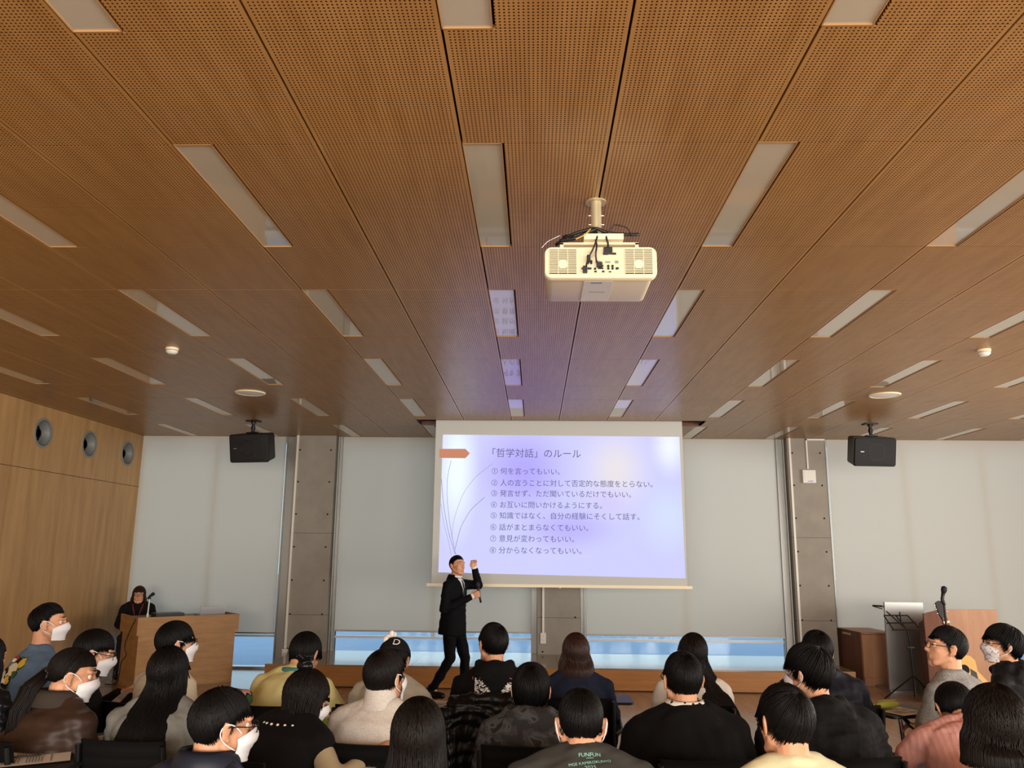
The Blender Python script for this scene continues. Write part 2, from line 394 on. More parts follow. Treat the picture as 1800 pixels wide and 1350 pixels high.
# glazing under the blinds
for i, (a, b) in enumerate([(XL, -3.55), (-2.86, .0), (.66, 3.56), (4.16, XR)]):
    t = thing(f'window_{i+1}', ['window strip below the left blind, beside the lectern', 'window strip below the blind left of the screen', 'window strip below the blind right of the centre column', 'window strip below the far right blind'][i], 'window', (0, 0, 0)); t['kind'] = 'structure'
    f = MB().box(a, b, YB-.03, YB+.05, .432, .462).box(a, b, YB-.03, YB+.05, 0, .03)
    n = max(1, round((b-a)/1.25))
    for k in range(n+1):
        x = a+(b-a)*k/n; f.box(x-.025, x+.025, YB-.02, YB+.05, .46, CEIL)
    f.box(a, a+.05, YB-.03, YB+.05, 0, CEIL); f.box(b-.05, b, YB-.03, YB+.05, 0, CEIL)
    obj('window_frame', f, M['winframe'], t)
    obj('pane', MB().box(a, b, YB+.005, YB+.011, .03, CEIL), M['glass'], t)
# side channels of the blinds
tm = MB()
for a, b in [(-3.66, -3.487), (-2.895, -2.81), (-.05, .039), (.629, .72), (3.455, 3.595), (4.128, 4.20)]:
    tm.box(a, b, YB-.06, YB+.02, 0, CEIL)
    tm.box(a+.012, a+.03, YB-.10, YB-.06, 0, CEIL)
    tm.box(b-.03, b-.012, YB-.10, YB-.06, 0, CEIL)
struct('trim_2', tm, M['alu'], 'grey metal side channels between blinds and columns', 'trim')
bz = [.476, .525, .507, .538]
for i, (a, b) in enumerate(BAYS):
    t = thing('roller_blind', ['white roller blind lowered behind the lectern at left', 'white roller blind left of the projection screen', 'white roller blind right of the projection screen', 'white roller blind at far right behind the music stand'][i], 'blind', (0, 0, 0), 0, 'white roller blinds on the window wall')
    bb = MB(); nx = 40; nzz = 30; V = []; F = []
    for k in range(nzz+1):
        for j in range(nx+1):
            x = a+(b-a)*j/nx; z = bz[i]+.02+(CEIL-bz[i]-.02)*k/nzz
            V.append((x, YB-.075-.004*math.sin(3*x+i)*math.sin(1.1*z), z))
    for k in range(nzz):
        for j in range(nx): q = k*(nx+1)+j; F.append((q, q+1, q+nx+2, q+nx+1))
    bb.add(V, F)
    obj('blind_fabric', bb, M['blind'], t, smooth=True)
    obj('bottom_bar', MB().box(a, b, YB-.09, YB-.06, bz[i], bz[i]+.022), M['alu'], t)
# outside ground
struct('trim_3', MB().box(-40, 40, YB+.36, 60, -.2, -.06), mat('outdoor_paving', (134, 152, 178), .8, noise=.1, nscale=2), 'pale paving outside the windows', 'terrace')
# stage
SZ, SX0, SX1, SY = .264, -3.31, 3.86, 10.40
t = thing('stage_platform', 'low wooden stage platform with a polished top below the screen', 'stage', ((SX0+SX1)/2, SY, 0))
st = MB(); hw = (SX1-SX0)/2; xs = [-hw, -hw+1.8, -hw+3.6, -hw+5.4, hw]
for i in range(4): st.box(xs[i]+.001, xs[i+1]-.001, .0, YB-SY-.21, 0.012, SZ-.02)
obj('stage_front', st, M['stagewood'], t)
tp = MB()
for i in range(4): tp.box(xs[i]+.0015, xs[i+1]-.0015, -.006, YB-SY-.21, SZ-.02, SZ)
obj('stage_top', tp, M['stagetop'], t)
tl = MB()
for a, b in [(-2.895, .039), (.629, 3.595)]: tl.box(a+.005, b-.005, YB-.21, YB-.04, SZ-.02, SZ)
struct('trim_4', tl, M['stagetop'], 'stage boards between the columns below the windows', 'trim')
obj('plinth', MB().box(-hw+.01, hw-.01, .012, YB-SY-.23, 0, .012), M['groove'], t)
# cable ducts, outlet and wall box
def duct(name, x0, lab, ztop=CEIL, zbot=.4, kink=None):
    yy = YB-.222
    m_ = MB().box(x0-.014, x0+.014, yy, yy+.022, zbot, ztop)
    return tag(obj(name, m_, M['white']), lab, 'cable duct', 'white cable ducts on the columns')
duct('cable_duct', -3.45, 'thin white cable duct up the left concrete column', zbot=.30)
duct('cable_duct', .118, 'thin white cable duct above the outlet on the centre column', zbot=.55)
duct('cable_duct', 3.63, 'long thin white cable duct along the left edge of the right column', zbot=.30)
t = tag(obj('cable_duct', MB().box(3.86, 3.88, YB-.22, YB-.2, 2.83, CEIL-.012).box(3.86, 4.128, YB-.22, YB-.2, CEIL-.03, CEIL-.01), M['white']), 'short bent white cable duct down to the wall box on the right column', 'cable duct', 'white cable ducts on the columns')
p = at(1421, 838, YB-.2)
t = thing('wall_sensor', 'square white wireless box high on the right concrete column', 'wall box', p)
obj('housing', MB().box(-.09, .09, -.045, 0, -.09, .09), M['white'], t)
obj('front_plate', MB().box(-.075, .075, -.05, -.045, -.03, .07), M['white'], t); obj('status_light', MB().box(-.02, .05, -.049, -.044, -.075, -.06), mat('blue_indicator', (150, 160, 240), .3), t)
t = thing('power_outlet', 'white power outlet low on the centre concrete column', 'outlet', (.118, YB-.205, .48))
obj('faceplate', MB().box(-.038, .038, -.012, .004, -.07, .07), M['white'], t)
for z in (.028, -.028): obj('socket', MB().box(-.012, .012, -.014, -.012, z-.013, z+.013), M['cream_dark'], t)
t = thing('wall_outlet', 'small white socket box at the foot of the left column', 'outlet', (-3.45, YB-.205, .24))
obj('faceplate', MB().box(-.035, .035, -.03, .004, -.055, .055), M['white'], t)
# ceiling round speakers, smoke detectors
for (x, y_, s) in [(-3.034, 8.423, 'left'), (3.623, 8.405, 'right')]:
    t = thing('round_ceiling_speaker', f'flat round white ceiling speaker above the hanging {s} loudspeaker', 'ceiling speaker', (x, y_, CEIL), 0, 'round ceiling speakers')
    obj('ring', MB().lathe([(.135, 0), (.135, -.012), (.15, -.012), (.16, 0)], 40), M['cream'], t)
    obj('grille_disc', MB().lathe([(0, -.002), (.135, -.002), (.135, -.009), (.1, -.013), (0.001, -.015)], 40), M['white'], t)
for (x, y_, s) in [(-3.027, 6.502, 'left'), (3.619, 6.491, 'right')]:
    t = thing('smoke_detector', f'small white smoke detector on the {s} half of the ceiling', 'smoke detector', (x, y_, CEIL), 0, 'smoke detectors')
    obj('mount', MB().lathe([(0, 0), (.052, 0), (.052, -.018), (.04, -.02), (0.001, -.02)], 28), M['cream'], t)
    obj('head', MB().lathe([(.034, -.02), (.048, -.027), (.046, -.036), (.03, -.05), (0.001, -.053)], 28), M['white'], t)
# hanging loudspeakers
def hang_speaker(px, py, label, yaw):
    p = onz(px, py, CEIL); t = thing('hanging_loudspeaker', label, 'loudspeaker', p, math.radians(yaw), 'loudspeakers hanging from the ceiling')
    obj('ceiling_plate', MB().box(-.08, .08, -.06, .06, -.014, 0).lathe([(.035, -.03), (.035, -.014)], 18), M['blackm'], t)
    obj('ball_joint', MB().tube([(0, 0, -.02), (0, 0, -.05), (0, 0, -.09), (0, 0, -.13), (0, 0, -.155)], [.024, .018, .03, .018, .026], 14).box(-.07, .07, -.04, .04, -.165, -.15), M['blackm'], t)
    R = rot('x', 12); T = (R, np.array([0, -.0, -.165]))
    def sec(y_, w_, h_, r=.03):
        P = []
        for cx, cz, a0 in ((w_-r, -r, 0), (-w_+r, -r, 90), (-w_+r, -h_+r, 180), (w_-r, -h_+r, 270)):
            for a in (0, 30, 60, 90): P.append((cx+r*math.cos(math.radians(a0+a)), y_, cz+r*math.sin(math.radians(a0+a))))
        return np.array(P)@R.T+T[1]
    obj('cabinet', MB().loft([sec(.15, .20, .30), sec(.12, .24, .34), sec(-.09, .275, .36), sec(-.10, .28, .365)]), M['black'], t)
    g = MB(); rings = []
    for yy, w_, h_ in ((-.10, .272, .357), (-.125, .262, .345), (-.138, .20, .27)):
        rr = sec(yy, w_, h_, .03); rings.append(rr+(R@np.array([0, 0, -(.365-h_)/2])))
    obj('grille', MB().loft(rings), M['grille'], t)
    obj('cone_ring', MB().tube([R@np.array([.10*math.cos(a), -.139, -.18+.10*math.sin(a)])+T[1] for a in np.linspace(0, 2*PI, 33)], .004, 6), M['black'], t)
    obj('nameplate', MB().box(-.2, -.155, -.14, -.132, -.185, -.175, T=T), M['alu'], t)
hang_speaker(446, 740, 'black loudspeaker hanging from the ceiling at left above the lectern', -12)
hang_speaker(1529, 745, 'black loudspeaker hanging from the ceiling at right above the music stand', 6)

# ------------------------------------------------------------------ projection screen
SYY = 10.32
def sat(x, y_): return at(x, y_, SYY)
t = thing('projection_screen', 'pull-down white projection screen showing a slide of eight rules in Japanese', 'projection screen', (.3, SYY, CEIL))
off = np.array([.3, SYY, CEIL])
xl, xr = sat(762, 900)[0], sat(1204, 900)[0]
zb = sat(980, 1031)[2]
obj('screen_fabric', MB().box(xl-.3, xr-.3, 0, .004, zb+.02-CEIL, .2), M['screen'], t)
obj('bottom_bar', MB().box(xl-.36, xr-.24, -.012, .016, zb-.012-CEIL, zb+.022-CEIL).box(.0, .02, -.016, -.01, zb-.02-CEIL, zb-CEIL), M['cream'], t)
obj('roller_case', MB().box(REC[0]+.1-.3, REC[1]-.1-.3, -.05, .16, .13, .30), M['white'], t)
TL, TR_, BR, BL = [sat(*q)-off for q in ((778.5, 764), (1194, 768), (1204.7, 1016.7), (770.5, 1006))]
for q in (TL, TR_, BR, BL): q[1] = -.0015
def slide_mat():
    m = bpy.data.materials.new('projected_slide'); m.use_nodes = True; N = m.node_tree.nodes; L = m.node_tree.links
    N.remove(N['Principled BSDF']); e = N.new('ShaderNodeEmission'); L.new(e.outputs[0], N['Material Output'].inputs[0])
    tc = N.new('ShaderNodeTexCoord'); base = N.new('ShaderNodeRGB'); base.outputs[0].default_value = lin((188, 188, 236))+(1,)
    cur = base.outputs[0]
    for (cx, cz, rx, rz, col, wt) in [(-.45, -.62, .75, .75, (164, 154, 236), 1.), (.1, -1.35, .8, .35, (170, 162, 238), .9), (.72, -.6, .62, .75, (214, 208, 208), .9), (.62, -1.0, .4, .3, (190, 180, 230), .6), (1.35, -1.2, .5, .6, (194, 206, 238), .8), (-1.3, -.6, .35, 1.2, (224, 236, 255), .9), (1.4, -.3, .3, .5, (226, 232, 250), .8)]:
        mp = N.new('ShaderNodeMapping'); mp.vector_type = 'POINT'; mp.inputs['Location'].default_value = (-cx/rx, 0, -cz/rz); mp.inputs['Scale'].default_value = (1/rx, 1, 1/rz)
        L.new(tc.outputs['Object'], mp.inputs['Vector'])
        g = N.new('ShaderNodeTexGradient'); g.gradient_type = 'SPHERICAL'; L.new(mp.outputs[0], g.inputs[0])
        mr = N.new('ShaderNodeMapRange'); mr.interpolation_type = 'SMOOTHSTEP'; mr.inputs['To Max'].default_value = wt; L.new(g.outputs['Fac'], mr.inputs['Value'])
        mx = N.new('ShaderNodeMix'); mx.data_type = 'RGBA'; mx.inputs['B'].default_value = lin(col)+(1,)
        L.new(mr.outputs[0], mx.inputs['Factor']); L.new(cur, mx.inputs['A']); cur = mx.outputs['Result']
    L.new(cur, e.inputs[0]); e.inputs[1].default_value = 1.3; return m
slide = obj('slide', MB().add([TL, TR_, BR, BL, TL+[0, .001, 0], TR_+[0, .001, 0], BR+[0, .001, 0], BL+[0, .001, 0]], [(3, 2, 1, 0), (4, 5, 6, 7), (0, 1, 5, 4), (1, 2, 6, 5), (2, 3, 7, 6), (3, 0, 4, 7)]), slide_mat(), t, angle=None)
INK = emis('slide_text', (104, 102, 132)); INKL = emis('slide_line', (128, 128, 150)); ORG = emis('slide_arrow', (206, 138, 108))
def text_mesh(body, size=1.):
    c = bpy.data.curves.new('t', 'FONT'); c.body = body; c.size = size; c.resolution_u = 4
    o = bpy.data.objects.new('t', c); COL.objects.link(o); bpy.context.view_layer.update()
    dg = bpy.context.evaluated_depsgraph_get(); m = bpy.data.meshes.new_from_object(o.evaluated_get(dg))
    V = np.empty(len(m.vertices)*3); m.vertices.foreach_get('co', V); F = [tuple(p.vertices) for p in m.polygons]
    bpy.data.objects.remove(o); bpy.data.meshes.remove(m); return V.reshape(-1, 3), F
def slide_text(body, x0, y0, x1, y1, hpx):
    V, F = text_mesh(body); a, b = sat(x0, y0)-off, sat(x1, y1)-off
    mn, mxx = V[:, 0].min(), V[:, 0].max(); u = (b-a)/(mxx-mn); sc_ = np.linalg.norm(u)
    vv = np.array([0, 0, 1.]); P = a+np.outer(V[:, 0]-mn, u)+np.outer(V[:, 1]-.36, vv*sc_)
    P[:, 1] = -.003
    obj('slide_text', MB().add(P, F), INK, slide, angle=None)
slide_text('「哲学対話」のルール', 866, 796, 1021, 798, 15)
for body, yy, x1 in [('① 何を言ってもいい。', 828, 984), ('② 人の言うことに対して否定的な態度をとらない。', 848.5, 1147), ('③ 発言せず、ただ聞いているだけでもいい。', 867, 1109), ('④ お互いに問いかけるようにする。', 887, 1058), ('⑤ 知識ではなく、自分の経験にそくして話す。', 906, 1124), ('⑥ 話がまとまらなくてもいい。', 926.5, 1034), ('⑦ 意見が変わってもいい。', 946.5, 1009), ('⑧ 分からなくなってもいい。', 967, 1022)]:
    slide_text(body, 864.5-(yy-828)*.025, yy, x1, yy+(x1-864)*.010, 12)
def slide_poly(pts, m, name, dy=-.0032):
    P = [sat(*q)-off for q in pts]
    for q in P: q[1] = dy
    obj(name, MB().add(P, [tuple(range(len(P)))[::-1]]), m, slide, angle=None)
slide_poly([(773, 789), (818, 789), (826, 797), (818, 805.5), (773, 805)], ORG, 'slide_arrow')
for pts, wd in [([(776, 842), (780, 890), (788, 935), (800, 974)], .9), ([(793, 809), (786, 840), (786, 880), (791, 925), (801, 974)], .8), ([(866, 815), (835, 838), (812, 870), (797, 915), (794, 945)], .6), ([(852, 874), (828, 895), (810, 925), (800, 965)], .9), ([(775, 885), (780, 920), (788, 950), (793, 975)], .6)]:
    P = np.array([sat(*q)-off for q in pts]); tt = np.linspace(0, len(P)-1, 24); Q = np.stack([np.interp(tt, range(len(P)), P[:, i]) for i in range(3)], 1)
    for _ in range(4): Q[1:-1] = .25*Q[:-2]+.5*Q[1:-1]+.25*Q[2:]
    Q[:, 1] = -.003; d = np.gradient(Q, axis=0); nrm = np.stack([-d[:, 2], d[:, 1]*0, d[:, 0]], 1); nrm /= np.linalg.norm(nrm, axis=1)[:, None]
    h = .003*wd; n_ = len(Q); obj('slide_curve', MB().add(np.concatenate([Q+nrm*h, Q-nrm*h]), [(i, i+1, n_+i+1, n_+i) for i in range(n_-1)]), INKL, slide, angle=None)

# ------------------------------------------------------------------ projector
pc = onz(1048, 352, CEIL)
t = thing('ceiling_projector', 'cream projector hanging from the ceiling on a pole with loose black cables', 'projector', pc)
yv = pc[1]
def pl(x, y_, Y): return at(x, y_, Y)-pc
b0 = pl(1049, 405, yv); bl, br = pl(957, 462, yv), pl(1155, 462, yv)
top, bot = pl(1055, 434, yv)[2], pl(1055, 490, yv)[2]
wd = br[0]-bl[0]; cx = (bl[0]+br[0])/2; dep = .40
obj('pole', MB().tube([(0, 0.02, 0), (0, .02, -.13)], .026, 20).tube([(0, .02, -.13), (0, .02, b0[2]-.02)], .024, 20).lathe([(.05, 0), (.05, -.006)], 24, T=(np.eye(3), np.array([0, .02, 0]))), M['pole'], t)
sc_b = MB()
for z in (-.07, -.115):
    for s in (-1, 1): sc_b.capsule((s*.026, .02, z), (s*.034, .02, z), .005, n=8)
obj('pole_bolt', sc_b, M['chrome'], t)
obj('bracket', MB().box(cx-wd*.36, cx+wd*.34, .0, .30, top+.012, top+.022).box(cx-wd*.15, cx+wd*.2, -.04, .2, top+.022, top+.05).box(cx-wd*.36, cx-wd*.33, 0, .3, top-.01, top+.02).box(cx+wd*.31, cx+wd*.34, 0, .3, top-.01, top+.02), M['cream'], t)
def rrect(x0, x1, z0, z1, r, y_):
    P = []
    for ax, az, a0 in ((x1-r, z1-r, 0), (x0+r, z1-r, 90), (x0+r, z0+r, 180), (x1-r, z0+r, 270)):
        for a in range(0, 91, 15): P.append((ax+r*math.cos(math.radians(a0+a)), y_, az+r*math.sin(math.radians(a0+a))))
    return np.array(P)
X0, X1 = cx-wd/2, cx+wd/2
bezel = MB().loft([rrect(X0+.004, X1-.004, bot+.004, top-.004, .03, -.004), rrect(X0, X1, bot, top, .034, .004), rrect(X0, X1, bot, top, .034, .03), rrect(X0+.012, X1-.012, bot+.006, top-.004, .03, .035), rrect(X0+.012, X1-.012, bot+.006, top-.004, .03, dep-.03), rrect(X0+.03, X1-.03, bot+.016, top-.016, .03, dep)])
pb = obj('projector_body', bezel, M['cream'], t)
fw = .285*wd
def vent(x0, x1, name):
    v = MB().box(x0, x1, -.0055, -.002, bot+.022, top-.014, 0); z = bot+.026
    while z < top-.02: v.box(x0, x1, -.0095, -.005, z, z+.0032, 1); z += .0068
    for f in (.0, .33, .66, .98): v.box(x0+(x1-x0)*f, x0+(x1-x0)*f+.0025, -.010, -.005, bot+.022, top-.014, 1)
    obj(name, v, [M['dark'], M['cream']], t, angle=None)
    v2 = MB().lathe([(0.001, -.0), (.022, 0), (.022, .003)], 24, T=(rot('x', 90), np.array([(x0+x1)/2, -.009, (top+bot)/2-.01]))); obj('vent_hub', v2, M['cream'], t)
vent(X0+.02, X0+.02+fw*.88, 'vent_grille'); vent(X1-.02-fw*.88, X1-.02, 'vent_grille')
pa, pb_ = X0+.025+fw*.92, X1-.03-fw*.9
obj('port_panel', MB().box(pa, pb_, -.0065, -.002, bot+.02, top-.012), M['cream_dark'], t)
pw = pb_-pa
ports = [(.62, .80, .12, .09, 'black'), (.82, .8, .10, .07, 'black'), (.45, .46, .14, .08, 'alu'), (.67, .46, .12, .06, 'alu'), (.88, .46, .08, .09, 'ink'), (.5, .31, .13, .06, 'black'), (.5, .21, .13, .06, 'black'), (.1, .2, .1, .06, 'black'), (.24, .2, .09, .07, 'black'), (.38, .08, .06, .06, 'black'), (.56, .08, .06, .06, 'black'), (.72, .07, .06, .04, 'black'), (.91, .21, .03, .07, 'black')]
for (u, v, a, b, mm) in ports:
    xx = pa+u*pw; z = bot+.022+v*(top-bot-.036); obj('port', MB().box(xx-a*pw*.5, xx+a*pw*.5, -.009, -.006, z-b*.05, z+b*.09), M[mm], t)
jk = MB()
for (u, v) in [(.68, .31), (.78, .31), (.68, .21), (.78, .21), (.88, .21), (.2, .5), (.2, .43), (.28, .5), (.28, .43), (.37, .2)]:
    jk.lathe([(.001, .004), (.006, .004), (.006, 0)], 12, T=(rot('x', 90), np.array([pa+u*pw, -.006, bot+.022+v*(top-bot-.036)])))
obj('jack', jk, M['black'], t)
sg = MB()
for i in range(7):
    for j in range(6): sg.lathe([(.0012, 0), (.0012, .0012)], 6, T=(rot('x', 90), np.array([pa+.2*pw+i*.0052, -.0063, top-.026-j*.0052])))
obj('speaker_holes', sg, M['black'], t)
obj('bottom_hatch', MB().box(cx-.075, cx+.06, .05, dep-.05, bot+.003, bot+.0056).box(cx-.04, cx+.01, .055, .08, bot+.0022, bot+.004, 1), [mat('projector_underside', (222, 220, 220), .5), mat('hatch_sticker', (150, 164, 200), .6)], t)
V, F = text_mesh('Panasonic', .020); V[:, 0] -= (V[:, 0].min()+V[:, 0].max())/2
obj('lettering', MB().add(np.stack([-V[:, 0]+cx-.005, .2+V[:, 1], np.full(len(V), bot+.0025)], 1)*[1, 1, 1], F), mat('logo_grey', (112, 116, 128), .5), t, angle=None)
for k, (pts, mm, r) in enumerate([
    ([(0, -.01, b0[2]), (-.02, -.03, top+.05), (.0, -.04, top), (-.01, -.05, top-.05), (-.005, -.03, top-.085), (0.01, -.012, top-.09)], 'black', .004),
    ([(.0, -.01, b0[2]-.01), (.0, -.045, top+.03), (-.02, -.055, top-.03), (-.045, -.05, top-.075), (-.055, -.02, top-.115)], 'black', .004),
    ([(.02, -.01, top+.06), (.05, -.02, top+.07), (.04, -.04, top+.03), (.05, -.04, top+.0), (.05, -.02, top-.02)], 'black', .005),
    ([(-.19, .05, top+.03), (-.12, -.01, top+.06), (-.05, -.02, top+.075), (.0, -.03, top+.085), (.04, -.02, top+.06), (.14, 0, top+.06), (.2, .02, top+.07)], 'black', .008),
    ([(-.17, .0, top+.03), (-.1, -.03, top+.03), (-.06, -.03, top+.05), (-.01, -.03, top+.075)], 'black', .010),
    ([(-.14, -.02, top+.03), (-.11, .0, top+.055), (-.15, .02, top+.06), (-.16, -.0, top+.03)], 'black', .009),
    ([(.05, -.02, top+.06), (.08, -.03, top+.1), (.14, -.02, top+.09), (.17, 0, top+.05)], 'black', .003),
    ([(-.03, -.035, top+.075), (-.06, -.045, top+.04), (-.10, -.04, top+.022)], 'gold', .003),
    ([(-.26, -.01, top-.01), (-.23, -.02, top+.02), (-.17, -.02, top+.05)], 'chrome', .0015)]):
    P = np.array(pts, float); tt = np.linspace(0, len(P)-1, 28); Q = np.stack([np.interp(tt, range(len(P)), P[:, i]) for i in range(3)], 1)
    for _ in range(5): Q[1:-1] = .25*Q[:-2]+.5*Q[1:-1]+.25*Q[2:]
    Q[:, 0] += cx*.0
    obj('cable', MB().tube(Q, r, 8), M.get(mm) or mat('yellow_cable', (214, 170, 60), .5), t, smooth=True)
for (x, z, w_, h_) in [(.01, top-.095, .026, .02), (-.057, top-.118, .02, .03), (.05, top-.026, .04, .03), (-.04, top-.065, .016, .03)]:
    obj('cable_plug', MB().box(x-w_/2, x+w_/2, -.03, -.006, z-h_/2, z+h_/2), M['black'], t)
obj('lens', MB().lathe([(.001, .03), (.035, .03), (.045, 0), (.045, -.03)], 28, T=(rot('x', -90), np.array([cx+.08, dep+.01, (top+bot)/2]))), M['black'], t)

# ================================================================== PEOPLE
HA = np.array([.079, .099, .096]); HC = np.array([0, -.012, .022])      # hair ellipsoid in the head frame
def hair_grid(phi, st, nt=18):
    """Paths of hair from the crown outwards: points P[i,t], outward normals N, anchors A (end of the part lying on the skull)."""
    w = nz(st.get('crown', (0, -.45, .88))); e2 = nz(np.array([0, 1, 0])-w*w[1]); e1 = np.cross(e2, w)
    phi = np.asarray(phi); th = np.linspace(.02, PI-.05, 90)
    D = np.cos(th)[None, :, None]*w+np.sin(th)[None, :, None]*(np.cos(phi)[:, None, None]*e2+np.sin(phi)[:, None, None]*e1)
    s = st
    zt = np.interp(D[..., 1], [-1, -.5, -.12, .12, .3, .62, 1], [s.get('nape', -.62), s.get('nape', -.62), s.get('side', -.30), s.get('side', -.30)+.05, s.get('temple', .18), s.get('fringe', .42), s.get('fringe', .42)])
    if s.get('long'):
        az = np.abs(np.arctan2(D[..., 0], -D[..., 1])); zt = np.where(az < math.radians(s.get('spread', 108)), np.minimum(zt, -.15), zt)
    bare = D[..., 2] < zt; first = np.where(bare.any(1), bare.argmax(1), 89)
    f = np.linspace(0, 1, nt)[None, :]*np.maximum(first, 3)[:, None]
    i0 = np.floor(f).astype(int); i1 = np.minimum(i0+1, 89); fr = (f-i0)[..., None]
    rows = np.arange(len(phi))[:, None]
    d = D[rows, i0]*(1-fr)+D[rows, i1]*fr; d /= np.linalg.norm(d, axis=2, keepdims=True)
    vol = s.get('vol', 1.); tt = np.linspace(0, 1, nt)[None, :, None]
    scl = vol*(1-(1-s.get('edge', .93))*np.clip((tt-.45)/.55, 0, 1)**1.5)
    P = HC+d*HA*scl; N = d/HA; N /= np.linalg.norm(N, axis=2, keepdims=True)
    A = P[:, -1].copy(); ncap = nt
    if s.get('long'):
        az = np.arctan2(A[:, 0]-HC[0], -(A[:, 1]-HC[1])); zend = s['zend']; nl = s.get('nl', 16)
        ok = np.abs(az) < math.radians(s.get('spread', 108)); C = []; CN = []
        for k in range(1, nl+1):
            q = k/nl; z = A[:, 2]+(zend-A[:, 2])*q*np.where(ok, 1, .02)
            dz = -(z-0.)
            cyv = np.interp(dz, [0, .1, .18, .26, .5], s.get('cy', [-.012, -.03, -.075, -.125, -.15]))
            rx = np.interp(dz, [0, .1, .18, .26, .5], s.get('rx', [.092, .102, .108, .112, .10]))
            ry = np.interp(dz, [0, .1, .18, .26, .5], s.get('ry', [.10, .092, .075, .055, .04]))
            X = rx*np.sin(az); Y = cyv-ry*np.cos(az); b = min(1, q*3)
            T = np.stack([np.where(ok, A[:, 0]*(1-b)+X*b, A[:, 0]), np.where(ok, A[:, 1]*(1-b)+Y*b, A[:, 1]), z], 1)
            C.append(T); CN.append(np.stack([np.sin(az), -np.cos(az), 0*az], 1))
        P = np.concatenate([P, np.stack(C, 1)], 1); N = np.concatenate([N, np.stack(CN, 1)], 1)
    return P, N, A, ncap
def make_hair(st, seed):
    rs = np.random.RandomState(seed); mb = MB(); n = 56
    P, N, A, nc = hair_grid(np.arange(n)*2*PI/n, st); nt = P.shape[1]
    bump = .0022*np.sin(np.arange(n)*2*PI/n*11+rs.uniform(0, 6))[:, None]*np.linspace(0, 1, nt)[None, :]
    O = P+N*(bump[..., None]-.001); I = P-N*(.016 if not st.get('long') else .022)
    V = np.concatenate([O.reshape(-1, 3), I.reshape(-1, 3)]); F = []; m_ = n*nt
    for i in range(n):
        j = (i+1) % n
        for k in range(nt-1):
            F.append((i*nt+k, j*nt+k, j*nt+k+1, i*nt+k+1)); F.append((m_+i*nt+k, m_+i*nt+k+1, m_+j*nt+k+1, m_+j*nt+k))
        F.append((i*nt+nt-1, j*nt+nt-1, m_+j*nt+nt-1, m_+i*nt+nt-1)); F.append((i*nt, m_+i*nt, m_+j*nt, j*nt))
    F.append(tuple(i*nt for i in range(n)))
    mb.add(V, F)
    # locks
    S = st.get('strands', 1300); ph = rs.uniform(0, 2*PI, S); P, N, A, nc = hair_grid(ph, st); nt = P.shape[1]
    long_ = st.get('long'); ns = 11 if long_ else 7; wd0 = st.get('width', .0025)
    VV = []; FF = []; base = 0
    for i in range(S):
        t0 = rs.uniform(0, .72 if not long_ else .5); t1 = 1.0
        f = np.linspace(t0, t1, ns)*(nt-1); i0 = np.floor(f).astype(int).clip(0, nt-2); fr = (f-i0)[:, None]
        Q = P[i][i0]*(1-fr)+P[i][i0+1]*fr; Nn = N[i][i0]*(1-fr)+N[i][i0+1]*fr
        ex = rs.uniform(.2, 1)*st.get('over', .018); dirv = nz(Q[-1]-Q[-2]); Q[-1] = Q[-1]+dirv*ex+Nn[-1]*rs.uniform(-.2, .5)*ex
        lift = rs.uniform(.0, st.get('lift', .0022)); u = np.linspace(0, 1, ns); Q = Q+Nn*(lift*np.sin(u*PI*.75)+.0006)[:, None]
        T = np.gradient(Q, axis=0); T /= np.linalg.norm(T, axis=1, keepdims=True)+1e-9
        B = np.cross(T, Nn); B /= np.linalg.norm(B, axis=1, keepdims=True)+1e-9
        if st.get('messy'): Q = Q+B*(np.sin(u*5+rs.uniform(0, 6))*st['messy']*u)[:, None]
        wdt = wd0*rs.uniform(.6, 1.3)*np.interp(u, [0, .2, .7, 1], [.35, 1, .85, .12])[:, None]; h = .0011
        r = np.stack([Q-B*wdt, Q+Nn*h, Q+B*wdt, Q-Nn*h], 1)
        VV.append(r.reshape(-1, 3))
        for k in range(ns-1):
            for j in range(4): a = base+k*4+j; b = base+k*4+(j+1) % 4; FF.append((a, b, b+4, a+4))
        FF.append((base+3, base+2, base+1, base)); e = base+(ns-1)*4; FF.append((e, e+1, e+2, e+3)); base += ns*4
    mb.add(np.concatenate(VV), FF)
    return mb
def head_mb(ears=True):
    m = MB()
    m.ell((0, -.015, .028), (.074, .092, .085)); m.ell((0, .028, -.03), (.060, .062, .074)); m.ell((0, .018, -.062), (.052, .056, .045))
    m.ell((0, .066, -.092), (.024, .022, .019)); m.capsule((0, .082, .016), (0, .100, -.024), .008, .0105); m.ell((0, .091, -.029), (.017, .012, .009))
    for s in (-1, 1):
        m.ell((s*.034, .048, -.022), (.026, .028, .028)); m.capsule((s*.012, .084, .028), (s*.050, .066, .028), .010, .009)
        R = rot('z', s*20)@rot('x', -12)
        e_ = 0 if ears else -.010
        m.ell((s*(.080+e_), -.012, -.008), (.006, .0165, .029), R=R); m.ell((s*(.085+e_), -.018, .006), (.005, .014, .021), R=R); m.ell((s*(.075+e_), -.003, -.030), (.007, .009, .010))
        m.capsule((s*.048, .0, -.05), (s*.030, .058, -.085), .022, .018)
    m.capsule((-.018, .081, -.052), (.018, .081, -.052), .008); m.capsule((-.014, .080, -.062), (.014, .080, -.062), .008)
    m.capsule((0, -.020, -.045), (0, -.04, -.19), .051, .056)
    return m
